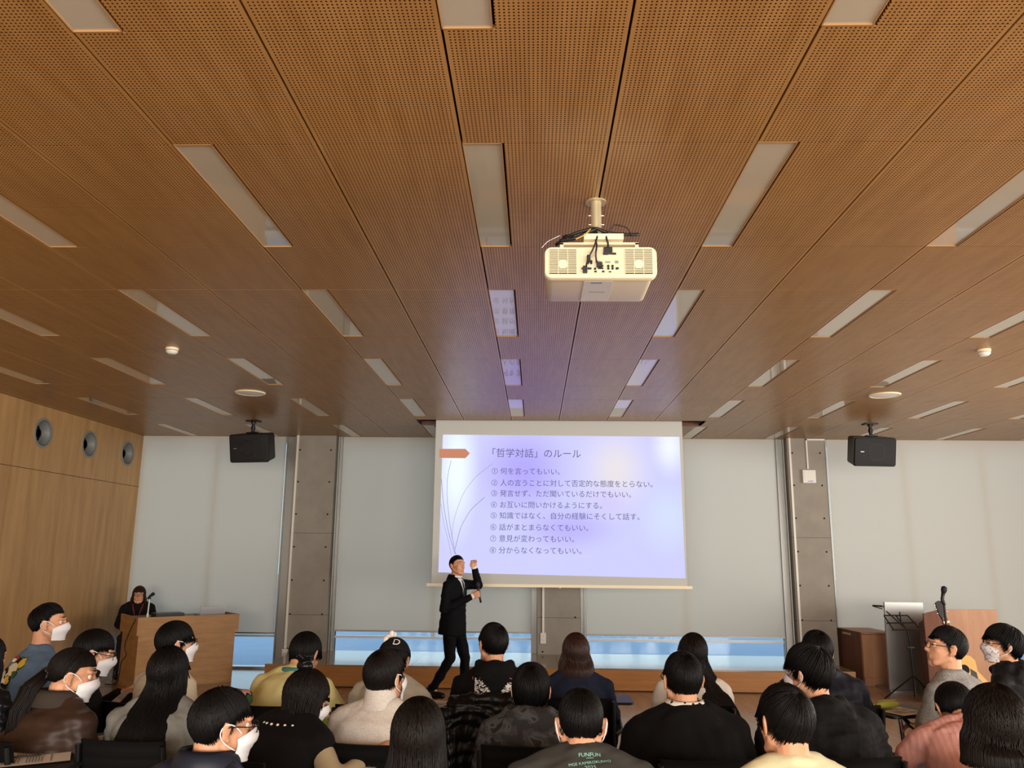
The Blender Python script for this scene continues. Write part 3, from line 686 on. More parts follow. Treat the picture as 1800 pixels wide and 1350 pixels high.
def hand_mb(wrist, fwd, up, side, curl=.6, s=1., thumb_in=.5):
    """palm, four jointed fingers of unequal length and a thumb from the side of the palm"""
    m = MB(); f = nz(fwd); u = nz(up-f*np.dot(f, up)); r = np.cross(f, u)*side; w0 = np.asarray(wrist, float)
    def pt(a, b, c): return w0+s*(f*a+r*b+u*c)
    m.capsule(pt(-.03, 0, 0), pt(.012, 0, 0), .024*s, .026*s)
    for b in (-.026, -.009, .009, .026): m.capsule(pt(.012, b*.7, 0), pt(.082, b, .002-abs(b)*.1), .0165*s, .0125*s)
    for k, (b, L_) in enumerate([(.030, .066), (.010, .076), (-.011, .071), (-.030, .055)]):
        p = pt(.084, b, 0); a = curl*(.55+.08*k); rad = .0092*s
        for q, ln in enumerate((.45, .32, .25)):
            d = f*math.cos(a)-u*math.sin(a)+r*(b*.9*math.cos(a)); p2 = p+nz(d)*L_*ln*s
            m.capsule(p, p2, rad, rad*.9, n=8); p = p2; rad *= .9; a += curl*(.75 if q == 0 else .55)
    p = pt(.018, .026, -.006); d = nz(f*.7+r*.75-u*.35*thumb_in)
    p2 = p+d*.040*s; m.capsule(p, p2, .0135*s, .0105*s, n=8); d2 = nz(f*.95+r*(.45-.6*thumb_in)-u*.35*thumb_in); p3 = p2+d2*.03*s; m.capsule(p2, p3, .0105*s, .0095*s, n=8); m.capsule(p3, p3+nz(d2-u*.2)*.022*s, .0095*s, .008*s, n=8)
    return m
def ellring(c, rx, ry, tan, n=24, ex=.85):
    t = np.arange(n)*2*PI/n; tan = nz(tan); nn = nz(np.array([0, tan[2], -tan[1]])) if abs(tan[2]) > 1e-6 else np.array([0, 0, -1.])
    cx = np.sign(np.cos(t))*np.abs(np.cos(t))**ex; sx = np.sign(np.sin(t))*np.abs(np.sin(t))**ex
    return np.asarray(c)+rx*cx[:, None]*np.array([1., 0, 0])+ry*sx[:, None]*nn
def torso(mb, sk, o=0., hem=None, wide=1.):
    S = sk['spine']; n = len(S); rings = []
    for i, (c, rx, ry) in enumerate(S):
        t = np.asarray(S[min(i+1, n-1)][0])-np.asarray(S[max(i-1, 0)][0]); k = min(1, max(0, (n-2-i)/2))
        rings.append(ellring(c, (rx+o)*(1+(wide-1)*k), ry+o, t))
    mb.loft(rings)
    for s in (-1, 1):
        mb.capsule(sk['nb']+np.array([s*.06, 0, -.030]), sk['sh'][s]+np.array([-s*.015, 0, 0]), .046+o, .052+o)
    mb.capsule(sk['nb']+np.array([0, -.005, -.09]), sk['nb']+np.array([0, 0, -.01]), .085+o*.6, .052+o*.6, n=18)
def arms(mb, sk, o=0., tail=1., short=None):
    for s in (-1, 1):
        a, b, c = sk['sh'][s], sk['el'][s], sk['wr'][s]
        if short is not None: e = a+(b-a)*short; mb.capsule(a, e, .052+o, .048+o); continue
        mb.capsule(a, b, .050+o, .040+o); mb.capsule(b, b+(c-b)*tail, .040+o, .028+o)
def skel(ztop, lean=.05, w=1., arm='lap', head_dz=.125, hf=.03, twist=0.):
    k = (ztop-.50)/(1.22-.50); Z = lambda z: .5+(z-.5)*k
    sk = {'k': k}
    def L(q): return lean*q-.035*math.sin(q*PI)*.6
    sk['spine'] = [((0, -.01, .44), .160, .125), ((0, -.005, Z(.53)), .162, .122), ((0, L(.15), Z(.62)), .152*(.7+.3*w), .112), ((0, L(.4), Z(.72)), .150*(.7+.3*w), .108), ((0, L(.68), Z(.82)), .162*w, .110), ((0, L(.87), Z(.895)), .158*w, .098), ((0, L(.97), Z(.942)), .10*w, .074), ((0, lean, Z(.968)), .06, .055)]
    sk['nb'] = np.array([0, lean, Z(.980)])
    sk['hc'] = np.array([0, lean+hf, ztop-head_dz])
    sk['sh'] = {s: np.array([s*.168*w, L(.9), Z(.893)]) for s in (-1, 1)}
    e = {s: np.array([s*.225*w, L(.5)+.06, Z(.665)]) for s in (-1, 1)}; c = {s: np.array([s*.115, .27, .60]) for s in (-1, 1)}
    if arm == 'write': c = {s: np.array([s*.10, .34+lean*.5, .805]) for s in (-1, 1)}; e = {s: np.array([s*.235*w, .14+lean*.5, .76]) for s in (-1, 1)}
    if arm == 'cross': c = {s: np.array([-s*.03, .20, .70+s*.02]) for s in (-1, 1)}; e = {s: np.array([s*.235*w, .10, .69]) for s in (-1, 1)}
    if arm == 'hold': c = {s: np.array([s*.09, .31, .84]) for s in (-1, 1)}; e = {s: np.array([s*.225*w, .10, .66]) for s in (-1, 1)}
    if arm == 'reach': e[1] = np.array([.28*w, .08, .74]); c[1] = np.array([.35, .27, .825])
    sk['el'], sk['wr'] = e, c
    sk['hip'] = {s: np.array([s*.085, .0, .50]) for s in (-1, 1)}; sk['kn'] = {s: np.array([s*.13, .41, .50]) for s in (-1, 1)}; sk['an'] = {s: np.array([s*.13, .38, .09]) for s in (-1, 1)}
    return sk
LEGS = {}
def legs_mesh(sk, key, mats):
    if key in LEGS: return LEGS[key]
    m = MB(); m.ell((0, -.0, sk['hip'][1][2]+.02), (.165, .125, .09))
    for s in (-1, 1): m.capsule(sk['hip'][s], sk['kn'][s], .088, .064); m.capsule(sk['kn'][s], sk['an'][s], .062, .046)
    V, F, N_ = remesh(m, .014, 6); V = V+N_*(.004*wob(V, 3, .12))[:, None]
    t_ = mesh_of(MB().add(V, F), True)
    sh = []
    for s in (-1, 1):
        a = sk['an'][s]; fd = nz(sk.get('toe', {s: np.array([s*.1, 1, 0]) for s in (-1, 1)})[s])
        q = MB(); q.capsule((a[0], a[1], .055)-fd*.03, (a[0], a[1], .045)+fd*.15, .045, .036); q.capsule((a[0], a[1], .07), (a[0], a[1], .12), .045, .048); q.ell(np.array([a[0], a[1], .04])+fd*.06, (.045, .05, .04))
        V, F, _ = remesh(q, .012, 4); V[:, 2] = np.maximum(V[:, 2], .004); sh.append(mesh_of(MB().add(V, F), True))
    LEGS[key] = (t_, sh); return LEGS[key]
def headxf(P, Rf, Ry, hc, A=None):
    return (P@Rf.T)+hc
FAB = {}
def fab(key, *a, **k):
    k.setdefault('spec', .2)
    if key not in FAB: FAB[key] = mat(key, *a, **k)
    return FAB[key]
def build_person(label, ztop, loc, yaw, sk, top, top_m, hair, hair_m, hyaw=0, hpitch=0, hroll=0, skin=None, mask=False, glasses=False, collar='crew', hood=False, wrinkle=.004, off=.014, eyes=True, seed=1, mask_m=None, trousers=None, legs_key='sit', shoes=None, hs=1., wide=1., sleeve=1., group=None, col_m=None, short=None, wl=.11, hands=('rest', .55)):
    t = thing('person', label, 'person', (loc[0], loc[1], 0), -math.radians(yaw)); skin = skin or M['skin']
    Rf = rot('z', -hyaw)@rot('y', hroll)@rot('x', -hpitch); Ry = rot('z', -hyaw*.4); hc = sk['hc']; piv = np.array([0, -.03, -.09])
    hc = hc+piv-Rf@piv
    # body: head and neck, hands, covered torso and legs in one mesh
    H = head_mb(not (hair or {}).get('long')).xf(Rf*hs, hc); H.capsule(sk['nb']+np.array([0, 0, -.10]), hc+Rf@np.array([0, -.03, -.06]), .055, .050)
    V, F, _ = remesh(H, .0046, 7); body = MB().add(V, F)
    hm = MB()
    for s in (-1, 1):
        f = sk['wr'][s]-sk['el'][s]; up = np.array([0, 0, 1.])+np.array([s*.4, 0, 0])
        if s in sk.get('hand', {}): fd, ud, cu, th = sk['hand'][s]
        else: fd, ud, cu, th = nz(f)+np.array([0, .3, -.1]), up, hands[1], .5
        hm.merge(hand_mb(sk['wr'][s]+nz(fd)*.02, fd, ud, -s, cu, .95*hs, th)); hm.capsule(sk['el'][s]+(sk['wr'][s]-sk['el'][s])*.3, sk['wr'][s], .034, .024)
    V, F, _ = remesh(hm, .0042, 3); body.add(V, F)
    tm_ = MB(); torso(tm_, {**sk, 'spine': [(c_, a_*.93, b_*.93) for c_, a_, b_ in sk['spine'][1:]]}, -.006)
    for s in (-1, 1):
        tm_.capsule(sk['sh'][s], sk['el'][s], .044, .036); tm_.capsule(sk['el'][s], sk['wr'][s]-(sk['wr'][s]-sk['el'][s])*.15, .036, .027)
        tm_.capsule(sk['hip'][s], sk['kn'][s], .075, .056); tm_.capsule(sk['kn'][s], sk['an'][s], .05, .036); tm_.capsule(sk['an'][s], sk['an'][s]+np.array([0, .1, -.04]), .034, .026)
    V, F, _ = remesh(tm_, .02, 3); body.add(V, F)
    bo = obj('body', body, skin, t, smooth=True)
    # hair
    if hair is not None:
        hb = make_hair(hair, seed); V = hb.verts()
        if hair.get('long'):
            z0 = -.03; a = np.minimum(V[:, 2], z0); anchor = V.copy(); anchor[:, 2] = np.maximum(V[:, 2], z0); d = V-anchor
            V2 = anchor@(Rf*hs).T+hc+d@(Ry*hs).T; nb = sk['nb']
            if hair['zend'] < -.16: V2[:, 0] += (0-0)*d[:, 2]
            V2[:, 1] += hair.get('back', 0)*d[:, 2]; V2[:, 0] += hair.get('drift', 0)*d[:, 2]
        else: V2 = V@(Rf*hs).T+hc
        hb.V = [V2]; obj('hair', hb, hair_m, t, smooth=True)
    # clothing
    c = MB(); torso(c, sk, off, wide=wide); arms(c, sk, off*.9, sleeve, short)
    if collar == 'crew':
        a = np.arange(25)*2*PI/24; c.tube([sk['nb']+np.array([.066*math.cos(q), .004+.066*math.sin(q)*.95, .004+.012*(-math.sin(q))]) for q in a], .011, 8)
    if collar == 'funnel': c.tube([sk['nb']+np.array([.080*math.cos(q), .004+.078*math.sin(q), .018]) for q in np.arange(25)*2*PI/24], .028, 10)
    if hood:
        c.ell(sk['nb']+np.array([0, -.088, -.035]), (.125, .050, .075)); c.ell(sk['nb']+np.array([0, -.065, .012]), (.095, .04, .035))
        for s in (-1, 1): c.capsule(sk['nb']+np.array([s*.085, -.03, .012]), sk['nb']+np.array([s*.055, .075, -.02]), .036, .026)
    V, F, N_ = remesh(c, .010, 6)
    V = V+N_*(wrinkle*.55*wob(V, seed+5, wl, 14, (.8, .8, 1.6))-wrinkle*.9*np.abs(wob(V, seed+9, wl*1.2, 5, (.5, .5, 1.4)))+wrinkle*.25*wob(V, seed+11, wl*.35, 10))[:, None]
    to = obj(top, MB().add(V, F), top_m, t, smooth=True)
    if collar == 'turtle':
        m_ = MB().tube([sk['nb']+np.array([0, 0, -.03]), sk['nb']+np.array([0, .004, .012]), sk['nb']+np.array([0, .010, .05]), sk['nb']+np.array([0, .012, .062]), sk['nb']+np.array([0, .012, .058])], [.092, .074, .070, .067, .058], 28); obj('collar', m_, col_m or top_m, t, smooth=True)
    if collar == 'coat':
        P = []; m_ = MB(); V = []; F = []; n_ = 30
        for i, a in enumerate(np.linspace(-PI*.12, PI*1.12, n_)):
            ca, sa = math.cos(a), -math.sin(a)
            for (r, z) in ((.070, .0), (.070, .040), (.078, .046), (.092, .03), (.110, -.022), (.104, -.026)): V.append(sk['nb']+np.array([r*ca*1.08, r*sa-.0, z+.006*sa*-1]))
        for i in range(n_-1):
            for j in range(6): F.append((i*6+j, i*6+(j+1) % 6, (i+1)*6+(j+1) % 6, (i+1)*6+j))
        F += [(0, 1, 2, 3, 4, 5), tuple((n_-1)*6+j for j in (5, 4, 3, 2, 1, 0))]
        obj('collar', MB().add(V, F), col_m or top_m, t, smooth=True)
    # legs
    tr, sh = legs_mesh(sk, legs_key, None)
    tr2 = tr.copy(); tr2.materials.clear(); link('trousers', tr2, trousers or fab('dark_trousers', (26, 26, 30), .85, noise=.2), t)
    for q in sh:
        q2 = q.copy(); q2.materials.clear(); link('shoe', q2, shoes or fab('black_shoe', (18, 17, 17), .45), t)
    T = (Rf*hs, hc)
    def hv(p): return np.asarray(p)@T[0].T+T[1]
    if eyes:
        for s in (-1, 1):
            e = MB().ell((0, 0, 0), (.0115, .0115, .0115), 16, 10); e.lathe([(.0001, .0122), (.0055, .0117), (.0056, .010)], 14, 1, T=(rot('x', -90), np.zeros(3)))
            e.xf(rot('z', 0), (s*.030, .0662, .006)); e.V = [hv(v) for v in e.V]; obj('eye', e, [M['eyewhite'], M['iris']], t, smooth=True)
            lid = MB().tube([hv((s*.030+d, .0785-.014*abs(d/.016)**2*.5, .0105-.004*abs(d/.016)**2)) for d in np.linspace(-.016, .016, 7)], .0034, 6); obj('eyelid', lid, skin, t, smooth=True)
            b = MB().tube([hv((s*(.014+.036*q), .0868-.018*q**1.5, .031+.006*math.sin(q*PI)-.002*q)) for q in np.linspace(0, 1, 8)], [.002, .0035, .0035, .0035, .003, .0028, .002, .001], 6); obj('eyebrow', b, hair_m, t, smooth=True)
        if not mask:
            for dz, nm in ((-.0535, .0052), (-.0615, .006)):
                obj('lip', MB().tube([hv((.022*q, 0.0865-.010*q*q, dz+(.002*(1-abs(q)) if dz > -.06 else -.001*(1-q*q)))) for q in np.linspace(-1, 1, 9)], [.001, nm*.5, nm*.7, nm*.8, nm*.75, nm*.8, nm*.7, nm*.5, .001], 8), M['lips'], t, smooth=True)
    if mask:
        nu, nv_ = 25, 13; V = []
        for o_ in (0, .0022):
            for i in range(nu):
                u = -1+2*i/(nu-1)
                for j in range(nv_):
                    v = j/(nv_-1); z = .006-.108*v-.010*abs(u)*(v-.5)*-1; z = (.004+(-.104)*v)*(1-.34*abs(u)**2)-.034*abs(u)**2*.9
                    a = u*math.radians(72); r = .079+.023*math.exp(-((v-.28)/.30)**2)*(1-.6*abs(u)**1.5)+o_+.0011*math.cos(v*PI*10)*(1-u*u)
                    V.append(hv((r*math.sin(a)*.86, .004+r*math.cos(a)*1.10+.004*(1-abs(u)), z)))
        F = []; q0 = nu*nv_
        for i in range(nu-1):
            for j in range(nv_-1): a = i*nv_+j; F += [(a, a+1, a+nv_+1, a+nv_), (q0+a, q0+a+nv_, q0+a+nv_+1, q0+a+1)]
        for i in range(nu-1):
            for j in (0, nv_-1): a = i*nv_+j; F.append((a, a+nv_, q0+a+nv_, q0+a))
        mo = obj('face_mask', MB().add(V, F), mask_m or M['maskw'], t, smooth=True)
        for s in (-1, 1) if not (hair or {}).get('long') else ():
            P = [(s*.066, .045, -.014), (s*.080, .015, .012), (s*.088, -.014, .020), (s*.087, -.031, .005), (s*.082, -.031, -.018), (s*.078, -.012, -.040), (s*.066, .030, -.062)]
            tt = np.linspace(0, 6, 26); Q = np.stack([np.interp(tt, range(7), np.array(P)[:, i]) for i in range(3)], 1)
            for _ in range(3): Q[1:-1] = .25*Q[:-2]+.5*Q[1:-1]+.25*Q[2:]
            obj('ear_loop', MB().tube([hv(q) for q in Q], .0021, 6), M['maskw'], mo, smooth=True)
    if glasses:
        g = MB()
        for s in (-1, 1):
            g.tube([hv((s*.032+.024*math.copysign(abs(math.cos(a))**.7, math.cos(a)), .101-.02*abs(math.cos(a)*.5+.5*0)*0-.25*max(0, s*math.cos(a)*.024), .004+.017*math.copysign(abs(math.sin(a))**.7, math.sin(a)))) for a in np.linspace(0, 2*PI, 25)], .0018, 6)
            g.tube([hv(q) for q in ((s*.056, .094, .008), (s*.076, .06, .008), (s*.084, .0, .010), (s*.086, -.025, .002))], .0019, 6)
        g.tube([hv(q) for q in ((-.009, .101, .006), (0, .104, .009), (.009, .101, .006))], .0017, 6)
        obj('glasses', g, glasses if not isinstance(glasses, bool) else M['blackm'], t, smooth=True)
    t['_dummy'] = 0; del t['_dummy']
    return t, sk, to, hc, Rf
def project_back(to, U, V_, F, m, name, parent, z0, x0=0, s=1., ang=0., lift=.003, frm=-1., dz=0.):
    """print laid on the back of a garment"""
    me = to.data; bv = BVHTree.FromPolygons([v.co for v in me.vertices], [tuple(p.vertices) for p in me.polygons])
    c, q = math.cos(math.radians(ang)), math.sin(math.radians(ang)); P = []
    for u, v in zip(U, V_):
        x, z = x0+s*(u*c-v*q), z0+s*(u*q+v*c); h = bv.ray_cast(Vector((x, frm, z)), Vector((0, 1, dz)).normalized())
        P.append((x, h[0].y-lift, h[0].z-dz*lift) if h[0] is not None else (x, -.12, z))
    return obj(name, MB().add(P, F), m, parent, smooth=True)
def grid_patch(x0, x1, z0, z1, n=14):
    U = []; W = []; F = []
    for i in range(n+1):
        for j in range(n+1): U.append(x0+(x1-x0)*i/n); W.append(z0+(z1-z0)*j/n)
    for i in range(n):
        for j in range(n): a = i*(n+1)+j; F.append((a, a+n+1, a+n+2, a+1))
    return np.array(U), np.array(W), F

# ------------------------------------------------------------------ chairs
def make_chair():
    t = thing('chair', 'x', 'chair')
    for s in (-1, 1):
        obj('leg', MB().tube([(s*.20, .23, .0), (s*.20, .21, .03), (s*.195, .19, .43)], .0115, 10), M['blackm'], t)
        obj('leg', MB().tube([(s*.205, -.30, .0), (s*.205, -.285, .03), (s*.195, -.20, .43)], .0115, 10), M['blackm'], t)
        obj('back_post', MB().tube([(s*.195, -.17, .43), (s*.19, -.19, .50), (s*.185, -.21, .60), (s*.18, -.255, .855)], .012, 10), M['blackm'], t)
        obj('armrest', MB().tube([(s*.20, .19, .43), (s*.235, .18, .56), (s*.24, .14, .69), (s*.24, .0, .705), (s*.235, -.15, .69), (s*.195, -.225, .68)], .011, 10), M['blackm'], t)
    R = lambda x, y_: (x, y_)
    sm = MB(); rings = []
    for q in np.linspace(0, 1, 9):
        y_ = -.17+.39*q; dz = .012*math.sin(q*PI)-.02*max(0, q-.8)*3; w_ = .20-.01*abs(q-.5)
        rings.append(np.array([(-w_, y_, .43-dz), (-w_+.01, y_, .445-dz), (w_-.01, y_, .445-dz), (w_, y_, .43-dz), (w_-.01, y_, .42-dz), (-w_+.01, y_, .42-dz)]))
    obj('seat', sm.loft(rings), M['mesh'], t)
    b = MB(); n = 12; rb = []
    for k in range(25):
        z = .50+.37*k/24; y_ = -.19-.065*k/24; w_ = .185-.008*(k/24)**3
        ribo = .005 if k % 3 == 0 else 0
        xs_ = np.linspace(-w_, w_, n); fr = [(x, y_-.028*(1-(x/w_)**2)+.02-ribo-.006, z) for x in xs_]+[(x, y_-.028*(1-(x/w_)**2)+.02+.006, z) for x in xs_[::-1]]
        rb.append(np.array(fr))
    obj('backrest', b.loft(rb), M['mesh'], t, angle=50)
    obj('crossbar', MB().tube([(-.195, -.2, .40), (.195, -.2, .40)], .01, 8).tube([(-.2, .19, .40), (.2, .19, .40)], .01, 8).tube([(-.205, -.27, .16), (.205, -.27, .16)], .008, 8), M['blackm'], t)
    return t
CH0 = make_chair(); used = [False]
def chair(loc, yaw, label, tablet=None):
    o = CH0 if not used[0] else copy_tree(CH0); used[0] = True
    o.location = (loc[0], loc[1], 0); o.rotation_euler = (0, 0, -math.radians(yaw)); o['label'] = label; o['group'] = 'black tablet-arm chairs of the audience'
    return o
def add_tablet(o, s=1):
    b = MB(); P = []
    for cx_, cy_, a0 in ((.15, .13, 0), (-.15, .13, 90), (-.15, -.09, 180), (.15, -.09, 270)):
        for a in range(0, 91, 30): P.append((cx_+.03*math.cos(math.radians(a0+a)), cy_+.03*math.sin(math.radians(a0+a))))
    b.prism(P, .77, .784, T=(np.eye(3), np.array([s*.16, .26, 0])))
    obj('writing_tablet', b, M['black'], o)
    obj('tablet_arm', MB().tube([(s*.24, .05, .705), (s*.245, .12, .735), (s*.23, .2, .765)], .013, 10).tube([(s*.2, .19, .43), (s*.235, .2, .62), (s*.23, .22, .765)], .012, 10), M['chrome'], o)
    return o
def W(o, p):          # a point of a chair or person in the hall
    a = o.rotation_euler.z; c, q = math.cos(a), math.sin(a)
    return (o.location.x+p[0]*c-p[1]*q, o.location.y+p[0]*q+p[1]*c, p[2])
def paper(loc, yaw, label, lines=True, tilt=(0, 0), two=False, size=(.21, .297)):
    t = thing('handout', label, 'paper', loc, -math.radians(yaw), 'printed handouts of the audience'); a, b = size
    R = rot('x', tilt[0])@rot('y', tilt[1])
    n = 8; V = []; F = []
    for o_ in (0, .0008):
        for i in range(n+1):
            for j in range(n+1):
                x = -a/2+a*i/n; y_ = -b/2+b*j/n; V.append(np.array([x, y_, .001+o_+.004*math.sin(i/n*PI)*0+.003*(j/n)**2])@R.T)
    k = (n+1)**2
    for i in range(n):
        for j in range(n): q = i*(n+1)+j; F += [(q, q+1, q+n+2, q+n+1), (k+q, k+q+n+1, k+q+n+2, k+q+1)]
    obj('sheet', MB().add(V, F), M['paper'], t, smooth=True)
    if lines:
        m_ = MB()
        for (x0, x1, y0, y1) in [(-.42, .42, .30, .31), (-.42, -.02, -.05, .24), (.04, .42, .06, .24), (.04, .42, -.2, 0), (-.42, -.02, -.38, -.12), (.04, .42, -.40, -.26)]:
            for yy in np.arange(y0, y1, .030): m_.add(np.array([(x0*a, yy*b, .0056), (x1*a, yy*b, .0056), (x1*a, (yy+.012)*b, .0056), (x0*a, (yy+.012)*b, .0056)])@R.T, [(0, 1, 2, 3)])
        obj('printed_text', m_, M['ink'], t, angle=None)
    return t
def pen(loc, yaw, label, m=None):
    T = (rot('z', -yaw)@rot('x', 90), np.zeros(3))
    o = obj('pen', MB().lathe([(.0005, -.07), (.002, -.062), (.0042, -.055), (.0042, .06), (.003, .066), (.0005, .066)], 10, T=T), m or M['black'], None, smooth=True, loc=loc); return tag(o, label, 'pen')

# ================================================================== WHO SITS WHERE
SHORT = dict(crown=(0, -.42, .9), nape=-.72, side=-.32, temple=.10, fringe=.30)
def hs_(base, **k): d = dict(base); d.update(k); return d
MENS = hs_(SHORT); FADE = hs_(SHORT, nape=-.62, side=-.16, temple=.2, fringe=.42, edge=.90, over=.008)
BANGS = hs_(SHORT, fringe=.12, temple=.0, vol=1.03, over=.028, nape=-.68, edge=.97)
FLUFF = hs_(SHORT, vol=1.06, lift=.010, over=.03, fringe=.2, edge=.97, messy=.004, nape=-.66)
LONG = dict(crown=(0, -.08, 1), long=True, edge=1.03, zend=-.42, fringe=.22, temple=.05, over=.03, strands=1000, width=.0034, spread=122)
BOB = hs_(LONG, zend=-.135, over=.010, rx=[.094, .102, .092, .07, .06], ry=[.10, .098, .085, .07, .06], cy=[-.012, -.02, -.03, -.03, -.03], spread=128)
MIDL = hs_(LONG, zend=-.095, over=.010, rx=[.096, .108, .114, .112, .10], ry=[.102, .10, .09, .075, .05], cy=[-.012, -.022, -.045, -.07, -.09], spread=120)
TIED = dict(crown=(0, .35, .93), nape=-.55, side=-.22, temple=.25, fringe=.36, edge=.97, over=.004, lift=.002)
FB = lambda n, c, **k: fab(n, c, **k)
heather = pattern('heather_grey_knit', [(0, (104, 104, 102)), (.45, (136, 135, 132)), (.58, (160, 159, 155))], 170, .95, 'noise', (1, 1, 4), 3)
camo = pattern('grey_camouflage', [(0, (44, 43, 44)), (.46, (58, 57, 58)), (.54, (72, 71, 72)), (.6, (40, 39, 40))], 9, .85, 'noise', (1, 1, 1.6), 2)
leaf = pattern('tropical_leaf_print', [(0, (20, 22, 18)), (.42, (52, 84, 44)), (.52, (24, 26, 22)), (.58, (196, 150, 140)), (.64, (110, 130, 70))], 14, .8, 'noise', (1, 1, .5), 1)
fleck = pattern('white_flecked_knit', [(0, (190, 182, 172)), (.45, (212, 205, 196)), (.6, (222, 215, 207))], 330, .95, 'noise', (1, 1, 1), 3)
dots = pattern('dotted_collar_cloth', [(0, (30, 28, 28)), (.22, (226, 222, 212))], 90, .9, 'voronoi')
graf = pattern('black_white_scribble_print', [(0, (18, 18, 18)), (.46, (222, 220, 216)), (.53, (20, 20, 20)), (.60, (216, 214, 210))], 32, .8, 'noise', (1, 1, 1), 2)
def knit(name, rgb):
    m, N, L, p = nmat(name); p.inputs['Base Color'].default_value = lin(rgb)+(1,); p.inputs['Roughness'].default_value = .95; p.inputs['Specular IOR Level'].default_value = .15
    tc = N.new('ShaderNodeTexCoord'); wv = N.new('ShaderNodeTexWave'); wv.bands_direction = 'X'; wv.inputs['Scale'].default_value = 14; wv.inputs['Distortion'].default_value = 1.5; wv.inputs['Detail'].default_value = 1; wv.inputs['Detail Scale'].default_value = 3
    L.new(tc.outputs['Object'], wv.inputs['Vector']); b = N.new('ShaderNodeBump'); b.inputs['Strength'].default_value = .5; b.inputs['Distance'].default_value = .0025
    L.new(wv.outputs['Fac'], b.inputs['Height']); L.new(b.outputs['Normal'], p.inputs['Normal']); return m
P = {}
def seat(id, px, py, Y, label, top, top_m, hair, hair_m, yaw=0, lean=.05, w=1., arm='lap', chair_label=None, tablet=0, tz=None, up=0., hf=.03, head_dz=.125, cyaw=None, **k):
    h = at(px, py, Y); z = (h[2] if tz is None else tz)+up; head_dz = head_dz+up
    sk = skel(z, lean, w, arm, head_dz, hf); a = math.radians(yaw); f = lean+hf
    loc = (h[0]-math.sin(a)*f, Y-math.cos(a)*f)
    r = build_person(label, z, loc, yaw, sk, top, top_m, hair, hair_m, seed=hash_(id), **k); P[id] = r
    if chair_label:
        c = chair((loc[0], loc[1]), yaw if cyaw is None else cyaw, chair_label); P[id+'_chair'] = c
        if tablet: add_tablet(c, tablet)
    return r
def hash_(s): return sum(ord(ch)*(i+3) for i, ch in enumerate(s)) % 9973
CHL = 'black ribbed-back chair of '
# ---- third row, nearest the stage
blue = fab('blue_sweatshirt', (92, 116, 142), .9, noise=.08, nscale=60)
r = seat('A', 90, 1058, 5.1, 'person in blue sweatshirt with patchwork back print and white mask, by the veneer wall', 'sweatshirt', blue, hs_(FADE, messy=.004, lift=.008, over=.012, fringe=.52, temple=.38, crown=(0, -.6, .8)), M['hair'], yaw=38, hyaw=30, mask=True, lean=.10, w=1.08, chair_label=CHL+'the person in the blue sweatshirt')
PATCH = [M['paper'], fab('print_green', (62, 84, 52), .8), fab('print_yellow', (206, 172, 60), .8), fab('print_red', (170, 52, 48), .8), fab('print_black', (24, 24, 22), .8), fab('print_cream', (206, 194, 160), .8)]
def blob(cx, cz, rx, rz, n=9, sd=1, irr=.25):
    rs = np.random.RandomState(sd); a = np.arange(n)*2*PI/n; q = 1+rs.uniform(-irr, irr, n)
    U = np.concatenate([[cx], cx+rx*q*np.cos(a)]); V = np.concatenate([[cz], cz+rz*q*np.sin(a)]); return U, V, [(0, 1+i, 1+(i+1) % n) for i in range(n)]
bk = r[2]; zz = r[1]['nb'][2]
for i, (cx, cz, rx, rz, mi) in enumerate([(-.005, -.10, .055, .045, 1), (.015, -.095, .03, .026, 2), (-.02, -.085, .02, .02, 4), (-.075, -.072, .035, .016, 3), (-.075, -.082, .03, .010, 0), (-.04, -.135, .05, .04, 5), (-.0, -.155, .04, .025, 1), (-.09, -.17, .055, .045, 4), (-.10, -.165, .032, .025, 5), (-.03, -.19, .045, .035, 4), (-.02, -.185, .028, .02, 2), (-.07, -.20, .04, .022, 0), (-.05, -.21, .02, .012, 4)]):
    U, V, F = blob(cx, cz, rx, rz, 10, i+3); project_back(bk, U+.06, V+.02, F, PATCH[mi], 'back_print', r[0], zz, lift=.004+.0008*i)
r = seat('B', 163, 1101, 4.45, 'person in glasses, mask and high-collared black jacket reading handouts near the veneer wall', 'jacket', fab('black_jacket', (10, 10, 12), .75), hs_(MENS, fringe=.15, vol=1.03), M['hair'], yaw=42, hyaw=22, hpitch=14, mask=True, glasses=True, collar='funnel', arm='hold', lean=.08, chair_label=CHL+'the person reading in a high-collared black jacket')
loc = r[0]; q = W(loc, (.06, .38, .90)); paper(q, 42, 'handout held up by the person in the high-collared black jacket', tilt=(35, 0))
r = seat('C', 311, 1089, 4.65, 'person with short black hair, glasses and mask in cream sweater in front of the lectern', 'sweater', fab('cream_sweater', (206, 194, 172), .95, noise=.06), hs_(BANGS, nape=-.72), M['hair'], yaw=25, hyaw=25, mask=True, glasses=True, lean=.08, w=.92, chair_label=CHL+'the cream sweater wearer before the lectern')
r = seat('D', 531, 1103, 4.75, 'person hunched over a desk tablet in pale yellow tee over green long sleeves', 'long_sleeve_shirt', fab('teal_jersey', (72, 124, 112), .9), hs_(BANGS, vol=1.05, nape=-.80), M['hair'], yaw=12, hyaw=8, hpitch=28, arm='write', lean=.19, hf=.05, wrinkle=0, off=.003, collar=None, chair_label=CHL+'the person in the yellow tee', tablet=1)
sk = r[1]; m_ = MB(); torso(m_, sk, .024, wide=1.05); arms(m_, sk, .026, short=.80)
V, F, N_ = remesh(m_, .010, 6); V = V+N_*(.004*wob(V, 31, .1))[:, None]; obj('t_shirt', MB().add(V, F), fab('pale_yellow_tee', (214, 206, 146), .9, noise=.05), r[0], smooth=True)
